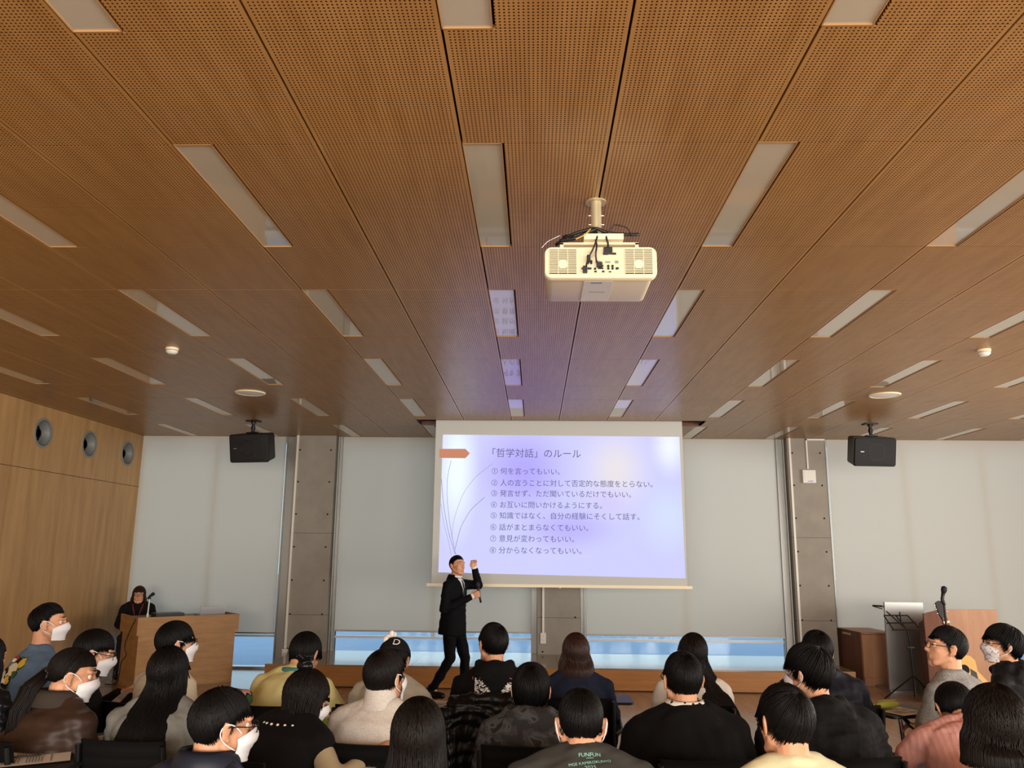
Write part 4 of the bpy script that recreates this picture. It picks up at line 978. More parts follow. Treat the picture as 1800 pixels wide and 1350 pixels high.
obj('collar', MB().tube([sk['nb']+np.array([.070*math.cos(a), .010+.068*math.sin(a), .012-.008*math.sin(a)]) for a in np.linspace(0, 2*PI, 25)], .013, 8), fab('teal_jersey', (72, 124, 112)), r[0], smooth=True)
q = W(P['D_chair'], (.16, .27, .786)); paper(q, 14, 'handout on the tablet of the person in the yellow tee'); pen((q[0]+.02, q[1]+.04, q[2]+.012), 60, 'dark pen lying on the handout beside the yellow tee')
r = seat('E', 692, 1116, 4.75, 'person in black cap with white hair clip and beige sweater, bent over a handout', 'sweater', fab('beige_sweater', (172, 164, 150), .95, noise=.08), hs_(MENS, nape=-.75, vol=1.0, strands=400), M['hair'], yaw=5, hpitch=24, arm='write', lean=.15, hf=.04, w=.93, chair_label=CHL+'the person in the black cap', tablet=1)
hc, Rf = r[3], r[4]
cap = MB(); rings = []
for th in np.linspace(4, 84, 12):
    a = np.arange(32)*2*PI/32; th_ = math.radians(th); rings.append((HC+np.stack([.092*np.sin(th_)*np.cos(a), .112*np.sin(th_)*np.sin(a), np.full(32, .105*np.cos(th_))], 1))@Rf.T+hc)
obj('cap', cap.loft(rings), fab('black_cap', (18, 18, 20), .85), r[0], smooth=True)
vis = MB(); rings = []
for q_ in np.linspace(-1, 1, 15):
    a = q_*1.1; e0 = np.array([.090*math.sin(a), .100*math.cos(a), .034]); e1 = np.array([.082*math.sin(a), .100*math.cos(a)+.075*math.cos(q_*1.45)+.0, .020])
    rings.append(np.array([e0, e1, e1-[0, 0, .004], e0-[0, 0, .004]])@Rf.T+hc)
obj('visor', vis.loft(rings), fab('black_cap', (18, 18, 20), .85), r[0], smooth=True)
V, F = text_mesh('D', .055); V[:, 0] -= V[:, 0].mean(); V[:, 1] -= V[:, 1].mean(); x0_ = .030
Q = []
for v in V:
    x, z = x0_+v[0], .075+v[1]; n_ = 1-(x/.094)**2-((z-.022)/.107)**2; Q.append((x, HC[1]-.114*math.sqrt(max(0, n_)), z))
obj('cap_letter', MB().add(np.array(Q)@Rf.T+hc, F), M['paper'], r[0], angle=None)
cl = MB()
for k, (x, y_, z, rr) in enumerate([(-.030, -.035, .122, .020), (-.050, -.05, .105, .018), (-.020, -.06, .128, .016), (-.045, -.07, .088, .018), (-.012, -.03, .134, .015), (-.058, -.03, .112, .014)]): cl.ell(Rf@np.array([x, y_, z+.006])+hc, (rr, rr, rr*1.3), 14, 9)
V, F, N_ = remesh(cl, .005, 3); obj('hair_clip', MB().add(V, F), fab('white_clip', (226, 218, 208), .6), r[0], smooth=True)
q = W(P['E_chair'], (.18, .27, .786)); paper(q, 20, 'stack of handouts on the tablet right of the person in the black cap')
hood_m = fab('black_hoodie', (10, 10, 11), .9)
r = seat('F', 870, 1092, 4.85, 'person in black hoodie with white graphic on the back, before the presenter', 'hoodie', hood_m, hs_(MENS, vol=1.02, nape=-.74, crown=(.25, -.5, .82)), M['hair'], yaw=-6, hyaw=-22, collar='crew', hood=True, lean=.06, w=1.06, chair_label=CHL+'the person in the graphic hoodie, draped with a down jacket', tablet=1)
nbz = r[1]['nb'][2]
U, V, F = grid_patch(-.115, .115, -.285, -.03, 22); keep = []
for f in F:
    cx = np.mean(U[list(f)]); cz = np.mean(V[list(f)])
    if cz < -.045-.10*max(0, 1-abs(cx+.0)/.085) and not (cx > .075 and cz > -.07): keep.append(f)
project_back(r[2], U, V, keep, graf, 'back_graphic', r[0], nbz, lift=.004)
ol = MB()
for pts in ([(-.125, -.29), (-.125, -.04), (-.085, -.04)], [(.075, -.04), (.115, -.055), (.128, -.08), (.125, -.29)]):
    for (a, b) in zip(pts[:-1], pts[1:]):
        d = nz(np.array([b[0]-a[0], b[1]-a[1], 0]))[:2]; n_ = np.array([-d[1], d[0]])*.002
        U2 = [a[0]+n_[0], b[0]+n_[0], b[0]-n_[0], a[0]-n_[0]]; V2 = [a[1]+n_[1], b[1]+n_[1], b[1]-n_[1], a[1]-n_[1]]
        project_back(r[2], U2, V2, [(0, 1, 2, 3)], fab('print_pink', (196, 86, 100), .8), 'print_outline', r[0], nbz, lift=.005)
r = seat('G', 1012, 1108, 4.95, 'person with brown bob seen from behind in navy top, centre of the front row', 'top', fab('navy_top', (30, 38, 58), .9, noise=.1), hs_(BOB, zend=-.15, vol=.97), M['hair_r'], lean=.05, w=.95, chair_label=CHL+'the person with the brown bob, tablet at its right', tablet=1)
q = W(P['G_chair'], (.19, .20, .786)); t = thing('phone', 'phone lying on the tablet right of the person with the brown bob', 'phone', q, -.3)
obj('phone_body', MB().prism([(.036*sx_+.0, .074*sy_) for sx_, sy_ in ((-1, -.92), (-.9, -1), (.9, -1), (1, -.92), (1, .92), (.9, 1), (-.9, 1), (-1, .92))], 0, .008), M['black'], t); obj('phone_screen', MB().box(-.033, .033, -.07, .07, .0082, .0088), fab('phone_glass', (120, 120, 150), .1), t)
r = seat('H', 1213, 1108, 4.8, 'person in white top with very long straight dark hair swept to the right', 'blouse', fab('white_top', (222, 218, 212), .95, noise=.04), hs_(LONG, zend=-.46, drift=-.42, vol=.98), M['hair_b'], yaw=6, hyaw=-10, hroll=8, lean=.05, w=.92, chair_label=CHL+'the long-haired person in the white top')
r = seat('I', 1433, 1106, 4.85, 'person in navy down jacket half hidden behind the person in black, near the right column', 'jacket', fab('navy_down', (18, 23, 37), .6), hs_(MENS, vol=1.05, nape=-.64), M['hair'], yaw=-6, lean=.06, w=1.12, wrinkle=.006, off=.030, wl=.12, collar='funnel', chair_label=CHL+'the person in the navy down jacket')
r = seat('J', 1655, 1097, 4.75, 'person in black glasses and heather grey sweater looking left with folded arms', 'sweater', heather, hs_(MENS, nape=-.72, fringe=.35), M['hair'], yaw=-36, hyaw=-46, hpitch=-8, arm='cross', glasses=True, lean=.05, w=1.12, trousers=fab('grey_trousers', (120, 116, 118), .9), legs_key='sit', chair_label=CHL+'the person in the heather grey sweater', tablet=-1, cyaw=-20)
q = W(P['J_chair'], (-.20, .30, .786)); paper(q, -30, 'sheet and leaflet on the tablet left of the grey sweater')
t = thing('pencil_case', 'yellow-green pencil case on the tablet beside the grey sweater', 'pencil case', (q[0]-.03, q[1], q[2]+.007), .4)
m_ = MB().ell((0, 0, .022), (.085, .035, .022)); V, F, N_ = remesh(m_, .006, 3); V[:, 2] = np.maximum(V[:, 2], 0); obj('pouch', MB().add(V, F), fab('lime_fabric', (176, 180, 74), .8), t, smooth=True); obj('zip', MB().tube([(-.07, 0, .042), (0, 0, .0455), (.07, 0, .042)], .0025, 6), M['alu'], t)
r = seat('K', 1757, 1096, 5.2, 'person in glasses, patterned white mask and black hooded jacket at the far right, looking left', 'jacket', fab('black_shell', (14, 14, 16), .65), hs_(FLUFF, fringe=.25), M['hair'], yaw=-40, hyaw=-32, hpitch=-4, mask=True, mask_m=pattern('printed_mask_cloth', [(0, (170, 160, 165)), (.2, (228, 222, 224))], 130, .9, 'voronoi'), glasses=True, hood=True, lean=.05, w=1.05, off=.022, wrinkle=.006, chair_label=CHL+'the masked person at far right')
# ---- second row
r = seat('L', 124, 1132, 3.8, 'person with low ponytail and mask in worn brown leather jacket', 'jacket', fab('brown_leather', (54, 38, 30), .42, noise=.2, nscale=9), TIED, M['hair_b'], yaw=24, hyaw=38, hpitch=12, mask=True, lean=.08, w=1.02, off=.026, wrinkle=.008, wl=.16, collar='coat', wide=1.1, chair_label=CHL+'the person in the brown leather jacket', tablet=1, col_m=fab('corduroy', (58, 50, 44), .9))
hc, Rf, sk = r[3], r[4], r[1]
kn = Rf@np.array([0, -.105, -.01])+hc
tail = MB(); path = [kn, kn+np.array([-.02, -.05, -.05]), kn+np.array([-.035, -.075, -.14]), kn+np.array([-.04, -.08, -.24]), kn+np.array([-.04, -.075, -.33])]
tail.tube(path, [.026, .036, .038, .034, .014], 14); rs = np.random.RandomState(4)
for i in range(120):
    a = rs.uniform(0, 2*PI); o_ = np.array([math.cos(a), math.sin(a), 0]); rr = [.024, .036, .039, .035, .016]
    tail.tube([p_+o_*r_*rs.uniform(.92, 1.04)+rs.normal(0, .002, 3) for p_, r_ in zip(path, rr)]+[path[-1]+o_*.012+np.array([0, 0, -rs.uniform(.01, .05)])], [.003, .004, .004, .0035, .003, .0006], 4)
obj('ponytail', tail, M['hair_b'], r[0], smooth=True); obj('hair_tie', MB().tube([kn+np.array([.024*math.cos(a), -.012+.010*math.sin(a), .024*math.sin(a)]) for a in np.linspace(0, 2*PI, 17)], .007, 8), M['black'], r[0], smooth=True)
q = W(P['L_chair'], (.19, .28, .786)); paper(q, 24, 'open handout between the leather jacket and the denim jacket', size=(.28, .21))
den = fab('grey_denim', (116, 116, 110), .92, noise=.14, nscale=70, bump=.1, bscale=300)
r = seat('M', 300, 1131, 3.8, 'person with long straight black hair in washed grey denim jacket', 'jacket', den, hs_(LONG, zend=-.36, vol=1.0, cy=[-.012, -.035, -.115, -.175, -.21]), M['hair'], yaw=4, hyaw=5, lean=.05, w=1.0, off=.022, wrinkle=.006, collar=None, wide=1.05, chair_label=CHL+'the person in the grey denim jacket')
nbz = r[1]['nb'][2]
for (x0_, x1_, z_) in [(-.17, .17, -.22), (-.17, .17, -.212)]:
    U, V, F = grid_patch(x0_, x1_, z_, z_+.0022, 12); project_back(r[2], U, V, F, fab('denim_stitch', (158, 152, 138), .9), 'seam', r[0], nbz, lift=.002)
for s in (-1, 1):
    U, V, F = grid_patch(-.0011, .0011, -.40, -.22, 12); project_back(r[2], U+s*(.10-.0*V), V, F, fab('denim_stitch', (158, 152, 138), .9), 'seam', r[0], nbz, lift=.002)
r = seat('N', 528, 1166, 3.6, 'person in pearl-trimmed black vest with spiky black hair clip and long hair, writing', 'sweater', fab('beige_rib', (176, 160, 130), .92, noise=.06), hs_(LONG, zend=-.36, fringe=.25, rx=[.092, .100, .115, .13, .13], cy=[-.012, -.035, -.10, -.16, -.22]), M['hair_b'], yaw=22, hyaw=24, hpitch=20, mask=True, arm='reach', lean=.13, hf=.04, w=.95, wrinkle=.001, off=.006, collar=None, chair_label=CHL+'the person in the pearl-trimmed vest', tablet=1)
sk, hc, Rf = r[1], r[3], r[4]
m_ = MB(); torso(m_, sk, .030); V, F, N_ = remesh(m_, .010, 6); obj('vest', MB().add(V, F), fab('black_vest', (10, 9, 10), .85), r[0], smooth=True)
for a in np.linspace(0, 2*PI, 23)[:-1]:
    obj('pearl', MB().ell(sk['nb']+np.array([.108*math.cos(a), -.005+.098*math.sin(a), -.012-.012*math.sin(a)]), (.0062,)*3, 12, 8), fab('pearl', (232, 228, 222), .25), r[0], smooth=True)
kc = Rf@np.array([0, -.06, .118])+hc; sc_ = MB().ell(kc, (.038, .03, .024))
for i in range(13):
    a = i*2*PI/13; d = nz(np.array([.75*math.cos(a), .6*math.sin(a)-.1, .9+.2*math.sin(i*2.3)])); sc_.capsule(kc+d*.012, kc+d*.058, .013, .004, 7)
V, F, N_ = remesh(sc_, .0045, 1); obj('hair_clip', MB().add(V, F), fab('glossy_black_clip', (14, 14, 15), .2), r[0], smooth=True)
q = W(P['N_chair'], (.30, .30, .786)); paper(q, 30, 'handout under the hand of the person in the pearl-trimmed vest'); pen((q[0]+.03, q[1]+.02, q[2]+.03), 40, 'slim pen at the hand of the person in the pearl-trimmed vest')
tur = fleck
r = seat('O', 676, 1138, 3.8, 'person in flecked white turtleneck sweater with black hair and mask', 'sweater', tur, hs_(MENS, vol=1.03, nape=-.80, side=-.4, edge=.98), M['hair_b'], yaw=12, hyaw=18, mask=True, collar='turtle', lean=.04, w=1.02, wide=1.08, off=.020, chair_label=CHL+'the person in the white turtleneck')
r = seat('Q', 934, 1162, 3.85, 'person in dark grey camouflage hoodie with bowl-cut black hair', 'hoodie', camo, hs_(BANGS, nape=-.86, vol=1.03, edge=.99, lift=.006), M['hair'], yaw=4, hood=True, lean=.08, w=.98, off=.020, wrinkle=.006, chair_label=CHL+'the person in the camouflage hoodie')
U, V, F = grid_patch(-.0022, .0022, -.085, .0, 8); nbz = r[1]['nb'][2]; project_back(r[2], U+.015+V*-.0, V-.15, F, M['paper'], 'hood_cord', r[0], nbz, lift=.004, ang=0)
r[0].children[-1].rotation_euler = (0, math.radians(0), 0)
fur = fab('black_fur', (9, 8, 8), .95, bump=.6, bscale=160)
r = seat('R', 1199, 1141, 3.65, 'person in bulky black fleece hooded coat with dotted white collar', 'coat', fur, hs_(MENS, nape=-.76, vol=1.0), M['hair'], yaw=-4, hyaw=-8, collar=None, hood=True, lean=.06, w=1.14, off=.036, wrinkle=.007, wl=.2, wide=1.05, glasses=True, chair_label=CHL+'the person in the black fleece coat')
obj('collar', MB().tube([r[1]['nb']+np.array([.070*math.cos(a), .004+.068*math.sin(a), .030]) for a in np.linspace(0, 2*PI, 25)], .017, 10), dots, r[0], smooth=True)
r = seat('S', 1426, 1128, 3.75, 'person with mask in broad black jacket, chair back showing below, right of centre', 'jacket', fab('black_canvas', (14, 14, 16), .85, noise=.1), hs_(FLUFF, crown=(.15, -.55, .8), nape=-.74, vol=1.04), M['hair'], yaw=-6, hyaw=-30, hpitch=6, mask=True, lean=.08, w=1.2, off=.028, wrinkle=.008, wide=1.1, hood=True, chair_label=CHL+'the person in the broad black jacket')
pink = knit('pink_cable_knit', (216, 160, 152))
r = seat('T', 1682, 1181, 3.95, 'person bent forward in pink cable-knit sweater, head down', 'sweater', pink, hs_(MENS, nape=-.7, vol=1.03), M['hair'], yaw=6, hpitch=46, arm='write', lean=.27, hf=.06, w=1.12, wide=1.1, off=.022, wrinkle=.005, chair_label=CHL+'the person in the pink knit, maroon coat over it')
# person at the left edge
r = seat('U', -20, 1112, 4.2, 'person in shiny black leather jacket cut off by the left edge of the photo', 'jacket', fab('black_leather', (20, 20, 23), .28, bump=.15, bscale=50), hs_(BOB), M['hair'], yaw=20, lean=.05, w=1.05, off=.026, wrinkle=.010, collar='coat', chair_label=CHL+'the person in the shiny black leather jacket')
# ---- nearest row
navy = fab('navy_nylon', (29, 33, 46), .45, noise=.08, bump=.05, bscale=80)
r = seat('V', 386, 1201, 2.75, 'person in black glasses, mask and navy nylon jacket in the nearest row', 'jacket', navy, hs_(MENS, nape=-.74, vol=1.0, side=-.3), M['hair'], yaw=18, hyaw=34, hpitch=6, mask=True, glasses=True, collar='coat', lean=.06, w=1.05, off=.022, wrinkle=.007, wl=.07, chair_label=None)
r = seat('X', 738, 1219, 2.65, 'person with very long dark brown hair in brown top, nearest row', 'top', fab('brown_top', (38, 28, 25), .9), hs_(LONG, zend=-.40, vol=1.0, cy=[-.012, -.03, -.08, -.14, -.165], rx=[.092, .100, .115, .125, .12], strands=1300, width=.003), M['hair_b'], yaw=4, lean=.05, w=.92, chair_label=None)
gt = fab('charcoal_tee', (58, 57, 54), .9, noise=.06)
r = seat('Y', 1021, 1203, 2.95, 'person in charcoal grey T-shirt with mint lettering on the back', 't_shirt', gt, hs_(FADE, nape=-.68, side=-.18), M['hair'], mask=True, up=.035, lean=.09, hpitch=12, w=1.15, wide=1.08, short=.75, off=.018, chair_label=None, eyes=True)
nbz = r[1]['nb'][2]; mint = fab('mint_print', (140, 196, 178), .8)
for body_, size, dz, ang in [('FUNFUN', .019, -.052, 5), ('MGE KAMIKOKUNYO', .0145, -.080, 9), ('2025', .019, -.100, 6)]:
    V, F = text_mesh(body_, size); V[:, 0] -= (V[:, 0].max()+V[:, 0].min())/2; project_back(r[2], V[:, 0], V[:, 1], F, mint, 'back_lettering', r[0], nbz+dz+.560, x0=.022, ang=ang, lift=.003, dz=-.5)
U, V, F = grid_patch(-.012, .012, -.001, .001, 4); project_back(r[2], U, V, F, mint, 'back_lettering', r[0], nbz-.058+.560, x0=.022, ang=6, lift=.003, dz=-.5)
U, V, F = grid_patch(-.012, .012, -.0015, .0015, 4); project_back(r[2], U, V, F, M['paper'], 'back_lettering', r[0], nbz-.125+.560, x0=.03, ang=14, lift=.003, dz=-.5)
cs = fab('cream_fleece', (214, 206, 168), .95, noise=.06, nscale=200)
r = seat('Z', 1381, 1196, 2.8, 'person in cream crew-neck sweater with neat black hair whorl, nearest row', 'sweater', cs, hs_(BANGS, crown=(.12, -.62, .70), nape=-.76, vol=1.0, edge=.97, strands=1200, width=.0026, lift=.004), M['hair'], yaw=-4, hyaw=-12, hpitch=4, up=.01, lean=.06, w=1.05, off=.018, wrinkle=.003, chair_label=None)
r = seat('ZA', 1742, 1195, 2.55, 'person with shoulder-length dark hair in cream puff-sleeve top at the right edge', 'top', fab('ivory_top', (224, 210, 180), .92, noise=.04), hs_(MIDL, vol=1.0, strands=1300, width=.003), M['hair_b'], yaw=-2, lean=.05, w=.95, off=.018, chair_label=None)
sk = r[1]
for s in (-1, 1):
    m_ = MB().ell(sk['sh'][s]+np.array([s*.02, 0, -.03]), (.075, .075, .07)); V, F, N_ = remesh(m_, .008, 3); a = np.arctan2(V[:, 1], V[:, 0]-sk['sh'][s][0]); V = V+N_*(.004*np.sin(a*9))[:, None]
    obj('puff_sleeve', MB().add(V, F), fab('ivory_top', (224, 210, 180)), r[0], smooth=True)
for id_, lab in [('V', 'the person in the navy nylon jacket'), ('X', 'the person with very long dark brown hair'), ('Y', 'the person in the charcoal T-shirt'), ('Z', 'the person in the cream crew-neck'), ('ZA', 'the person in the puff-sleeve top')]:
    o = P[id_][0]; chair((o.location.x, o.location.y), -math.degrees(o.rotation_euler.z), CHL+lab+', below the frame')

# ------------------------------------------------------------------ coats and bags on chairs
def drape(name, label, cat, ch, m, x0=-.22, x1=.22, z0=.40, z1=.90, thick=.045, puffs=0, seed=1, sleeves=True, bump=.008):
    a = MB(); nzv = 12
    for k in range(nzv):
        pass
    R_ = []
    for q in np.linspace(0, 1, 14):
        z = z1-(z1-z0)*q; y_ = -.275+.055*q-.02*q*q; wv = 1+.06*math.sin(q*7+seed)
        R_.append(ellring(((x0+x1)/2, y_, z), (x1-x0)/2*wv, thick*(.8+.3*math.sin(q*PI)), (0, 0, -1), 28, .6))
    a.loft(R_); a.capsule((x0+.04, -.235, z1), (x1-.04, -.235, z1), .042); a.capsule((x0+.05, -.19, z1-.02), (x1-.05, -.185, z1-.10), .04)
    if sleeves:
        for s in (-1, 1): x = x0-.005 if s < 0 else x1+.005; a.tube([(x, -.25, z1-.03), (x+s*.015, -.27, z1-.18), (x+s*.0, -.26, z0+.1), (x-s*.01, -.25, z0)], [.045, .055, .05, .042], 14)
    V, F, N_ = remesh(a, .010, 4)
    d = bump*wob(V, seed, .10, 14, (1.4, 1, .7))
    if puffs: d = d+.012*np.abs(np.sin(V[:, 2]*PI/.06+1.1*np.sin(V[:, 0]*13+V[:, 2]*9)+1.2*wob(V, 4, .2)))-.006
    o = tag(obj(name, MB().add(V+N_*d[:, None], F), m, None, smooth=True), label, cat)
    o.location = ch.location; o.rotation_euler = ch.rotation_euler; return o
drape('down_jacket', 'glossy black quilted down jacket draped over the chair of the graphic hoodie', 'jacket', P['F_chair'], fab('glossy_black_nylon', (12, 12, 13), .36), puffs=1, seed=3, x0=-.26, x1=.24, z0=.20, z1=.86)
drape('printed_jacket', 'leaf-print jacket draped over the chair behind the yellow tee', 'jacket', P['D_chair'], leaf, seed=5, x0=-.24, x1=.0, z0=.5, sleeves=False)
drape('maroon_coat', 'maroon coat draped over the chair behind the pink knit', 'coat', P['T_chair'], fab('maroon_wool', (74, 34, 44), .9), seed=8, x0=-.14, x1=.25, z0=.3, z1=.84)
q = W(P['D_chair'], (.36, -.05, .0))
t = thing('shoulder_bag', 'navy bag with lime green strap hanging beside the yellow tee', 'bag', (q[0], q[1], 0), -.2)
m_ = MB().ell((0, 0, .22), (.10, .16, .22)).box(-.08, .08, -.13, .13, .02, .2); V, F, N_ = remesh(m_, .012, 4); V[:, 2] = np.maximum(V[:, 2], .002); obj('bag_body', MB().add(V+N_*(.006*wob(V, 2, .12))[:, None], F), fab('navy_bag', (26, 28, 46), .7), t, smooth=True)
obj('strap', MB().tube([(-.03, -.17, .30), (-.06, -.16, .52), (-.10, -.12, .72), (-.06, .0, .78), (.0, .1, .6), (.02, .15, .36)], .022, 8, flat=.18), fab('lime_strap', (120, 150, 44), .7), t, smooth=True)
pp = onz(40, 1337, .785)
t = chair((pp[0]-.16, pp[1]-.25), 12, CHL+'nobody in view at the lower left corner, holding a handout'); add_tablet(t, 1); t['label'] = 'black tablet chair at the lower left corner with a handout on it'
for ch in list(t.children):
    if ch.name.startswith('writing_tablet') or ch.name.startswith('tablet_arm'): ch.location.z = .0
q = (pp[0]-.02, pp[1]+.02, .7865); paper(q, 62, 'handout with a pen on it at the lower left corner of the photo', size=(.25, .36)); pen((q[0]+.02, q[1]-.02, q[2]+.014), 62, 'black pen on the handout at the lower left corner')

# ------------------------------------------------------------------ presenter
py_ = 9.72; h0 = at(806, 975, py_)
sk = {'spine': [((0, -.01, .70), .172, .132), ((0, -.005, .80), .170, .128), ((0, 0, .90), .158, .116), ((0, 0, 1.0), .152, .112), ((0, .0, 1.12), .170, .118), ((0, .01, 1.22), .168, .108), ((0, .018, 1.285), .12, .082), ((0, .02, 1.32), .065, .058)], 'nb': np.array([0, .02, 1.325]), 'hc': np.array([0, .05, h0[2]-.125]),
      'sh': {s: np.array([s*.172, .01, 1.255]) for s in (-1, 1)}, 'el': {1: np.array([.235, .0, .99]), -1: np.array([-.20, .22, 1.25])}, 'wr': {1: np.array([.07, .24, 1.12]), -1: np.array([-.135, .20, 1.425])},
      'hip': {s: np.array([s*.085, 0, .80]) for s in (-1, 1)}, 'kn': {1: np.array([.10, .02, .44]), -1: np.array([-.09, .12, .43])}, 'an': {1: np.array([.11, -.20, .09]), -1: np.array([-.09, .10, .085])},
      'hand': {1: (np.array([-.25, .8, .35]), np.array([.75, .3, .1]), 1.25, 1.0), -1: (np.array([.25, -.1, 1.]), np.array([-.5, -.6, .2]), 1.45, 1.)}}
suit = fab('black_suit', (10, 11, 15), .8, spec=.12)
a_ = math.radians(112); ploc = (h0[0]-math.sin(a_)*.05, py_-math.cos(a_)*.05)
r = build_person('presenter standing in black suit and tie holding a microphone, fist raised before the screen', h0[2], ploc, 112, sk, 'suit_jacket', suit, hs_(SHORT, fringe=.58, temple=.30, side=-.34, nape=-.66, edge=.93, over=.010, lift=.004, messy=.003, crown=(.2, -.4, .88)), M['hair'], hyaw=20, hpitch=-3, seed=77, trousers=fab('black_suit_trousers', (10, 11, 14), .8, spec=.12), legs_key='presenter', collar='coat', wrinkle=.004, off=.016, col_m=suit)
def project_front(to, U, V_, F, m, name, parent, lift=.003):
    me = to.data; bv = BVHTree.FromPolygons([v.co for v in me.vertices], [tuple(p.vertices) for p in me.polygons]); Pp = []
    for u, v in zip(U, V_):
        h = bv.ray_cast(Vector((u, 1, v)), Vector((0, -1, 0))); Pp.append((u, (h[0].y+lift) if h[0] is not None else .1, v))
    return obj(name, MB().add(Pp, F), m, parent, smooth=True)
U, V, F = grid_patch(-1, 1, 0, 1, 14); project_front(r[2], U*.055*V+.0, 1.08+V*.25, F, fab('white_shirt', (230, 228, 224), .8), 'shirt', r[0])
project_front(r[2], U*(.012+.012*(1-V)*V*3), 1.05+V*.26, F, fab('dark_tie', (44, 50, 66), .6), 'tie', r[0], .007)
obj('shirt_collar', MB().tube([sk['nb']+np.array([.062*math.cos(a), .006+.060*math.sin(a), .030-.010*math.sin(a)]) for a in np.linspace(0, 2*PI, 25)], .012, 8), fab('white_shirt', (230, 228, 224)), r[0], smooth=True)
for s in (-1, 1):
    d = nz(sk['wr'][s]-sk['el'][s]); obj('shirt_cuff', MB().tube([sk['wr'][s]+d*.022, sk['wr'][s]+d*.046], [.038, .036], 16), fab('white_shirt', (230, 228, 224)), r[0], smooth=True)
hd = nz(np.array([-.25, .8, .35])); hu = nz(np.array([.75, .3, .1])-hd*np.dot(hd, np.array([.75, .3, .1]))); gp = sk['wr'][1]+hd*.115-hu*.032
gw = W(r[0], gp); tmic = thing('handheld_microphone', 'black handheld microphone in the presenter\'s hand', 'microphone', gw, r[0].rotation_euler.z)
Tm = (rot('x', 12), np.zeros(3))
obj('mic_handle', MB().lathe([(.0005, -.10), (.011, -.10), (.012, -.04), (.0165, .06), (.016, .075)], 18, T=Tm), M['black'], tmic, smooth=True); obj('mic_head', MB().lathe([(.016, .075), (.023, .085), (.025, .10), (.022, .12), (.012, .131), (.0005, .133)], 18, T=Tm), M['grille'], tmic, smooth=True)

# ------------------------------------------------------------------ lectern and speaker at left
LA = at(243, 1086, 9.95); zt = LA[2]; th = math.radians(40)
L_ = .2
while frame_px((LA[0]+L_*math.cos(th), LA[1]+L_*math.sin(th), zt))[0] < 421: L_ += .005
t = thing('lectern', 'large light oak lectern desk in the left corner', 'lectern', (LA[0], LA[1], 0), th)
D_ = .80
obj('front_panel', MB().box(.03, L_-.03, .03, .055, .0, zt-.20), M['lectern'], t); obj('side_panel', MB().box(.03, .055, .055, D_-.03, 0, zt-.20), M['lectern'], t); obj('side_panel', MB().box(L_-.055, L_-.03, .055, D_-.03, 0, zt-.20), M['lectern'], t)
ap = MB().box(0, L_, 0, .02, zt-.21, zt).box(0, .02, .02, D_, zt-.21, zt).box(L_-.02, L_, .02, D_, zt-.21, zt); obj('upper_apron', ap, M['lectern'], t)
obj('desk_top', MB().box(.02, L_-.02, .02, D_, zt-.05, zt-.03), M['lectern'], t)
def LW(x, y_, z): return (LA[0]+x*math.cos(th)-y_*math.sin(th), LA[1]+x*math.sin(th)+y_*math.cos(th), z)
lp = LW(.80*L_, .30, zt-.03); t = thing('laptop', 'open silver laptop standing on the lectern', 'laptop', lp, th+.0)
obj('keyboard_base', MB().box(-.16, .16, .0, .22, 0, .014), M['alu'], t); obj('lid', MB().box(-.16, .16, -.006, .0, 0, .105, T=(rot('x', 8), np.array([0, 0, .01]))), fab('silver_lid', (176, 178, 182), .4, metal=.5), t)
lp = LW(.33*L_, .22, zt-.03); t = thing('document_tray', 'flat black device on the lectern beside the seated speaker', 'device', lp, th); obj('housing', MB().box(-.17, .17, -.1, .12, 0, .055), M['black'], t); obj('lid', MB().box(-.16, .16, -.09, .11, .055, .062), M['blackm'], t)
wh = at(246, 1029, 11.1); a_ = 158
sk = skel(wh[2], .06, .96, 'lap'); f = .09
r = build_person('speaker with brown bob, black cardigan and red lanyard seated behind the lectern microphone', wh[2], (wh[0]-math.sin(math.radians(a_))*f, 11.1-math.cos(math.radians(a_))*f), a_, sk, 'cardigan', fab('black_cardigan', (16, 16, 18), .9), hs_(BOB, zend=-.125, fringe=.30, vol=1.04), M['hair_r'], seed=91, collar=None, glasses=True)
lan = MB()
for s in (-1, 1):
    U, V, F = grid_patch(-.006, .006, 0, 1, 10); project_front(r[2], U+s*(.012+.055*V), sk['nb'][2]-.22+V*.20, F, fab('red_lanyard', (130, 34, 44), .6), 'lanyard', r[0], .004)
c = chair((r[0].location.x, r[0].location.y), a_, CHL+'the speaker behind the lectern')
for ch in list(c.children):
    if ch.name.startswith('armrest'): bpy.data.objects.remove(ch)
mp_ = LW(.05, .20, zt-.03); mp_ = np.array([*at(247, 1083, mp_[1])[:2], zt-.03]); mp_ = np.array(LW(.13, .10, zt-.03))
t = thing('lectern_microphone', 'black microphone on a white stem standing on the lectern', 'microphone', mp_)
obj('stand_base', MB().lathe([(.0005, 0), (.055, 0), (.055, .012), (.02, .02), (.0005, .02)], 24), M['black'], t); obj('stem', MB().tube([(0, 0, .01), (0, 0, .07)], .013, 12).tube([(0, 0, .06), (.006, .0, .24)], .0075, 12), M['white'], t)
obj('mic_clip', MB().tube([(.006, 0, .235), (.0, .01, .255)], .015, 10), M['black'], t); obj('mic_head', MB().tube([(-.006, -.03, .25), (.004, .02, .275), (.012, .07, .295), (.014, .085, .30)], [.010, .016, .022, .012], 14), M['grille'], t, smooth=True)
cb = [LW(.0, .1, zt-.02), LW(-.03, .12, zt-.1), LW(-.07, .25, zt-.35), LW(-.03, .2, zt-.45), LW(-.06, .35, .3), LW(-.05, .4, .012), LW(-.15, .6, .012)]
Pq = np.array(cb); tt = np.linspace(0, 6, 40); Q = np.stack([np.interp(tt, range(7), Pq[:, i]) for i in range(3)], 1)
for _ in range(6): Q[1:-1] = .25*Q[:-2]+.5*Q[1:-1]+.25*Q[2:]
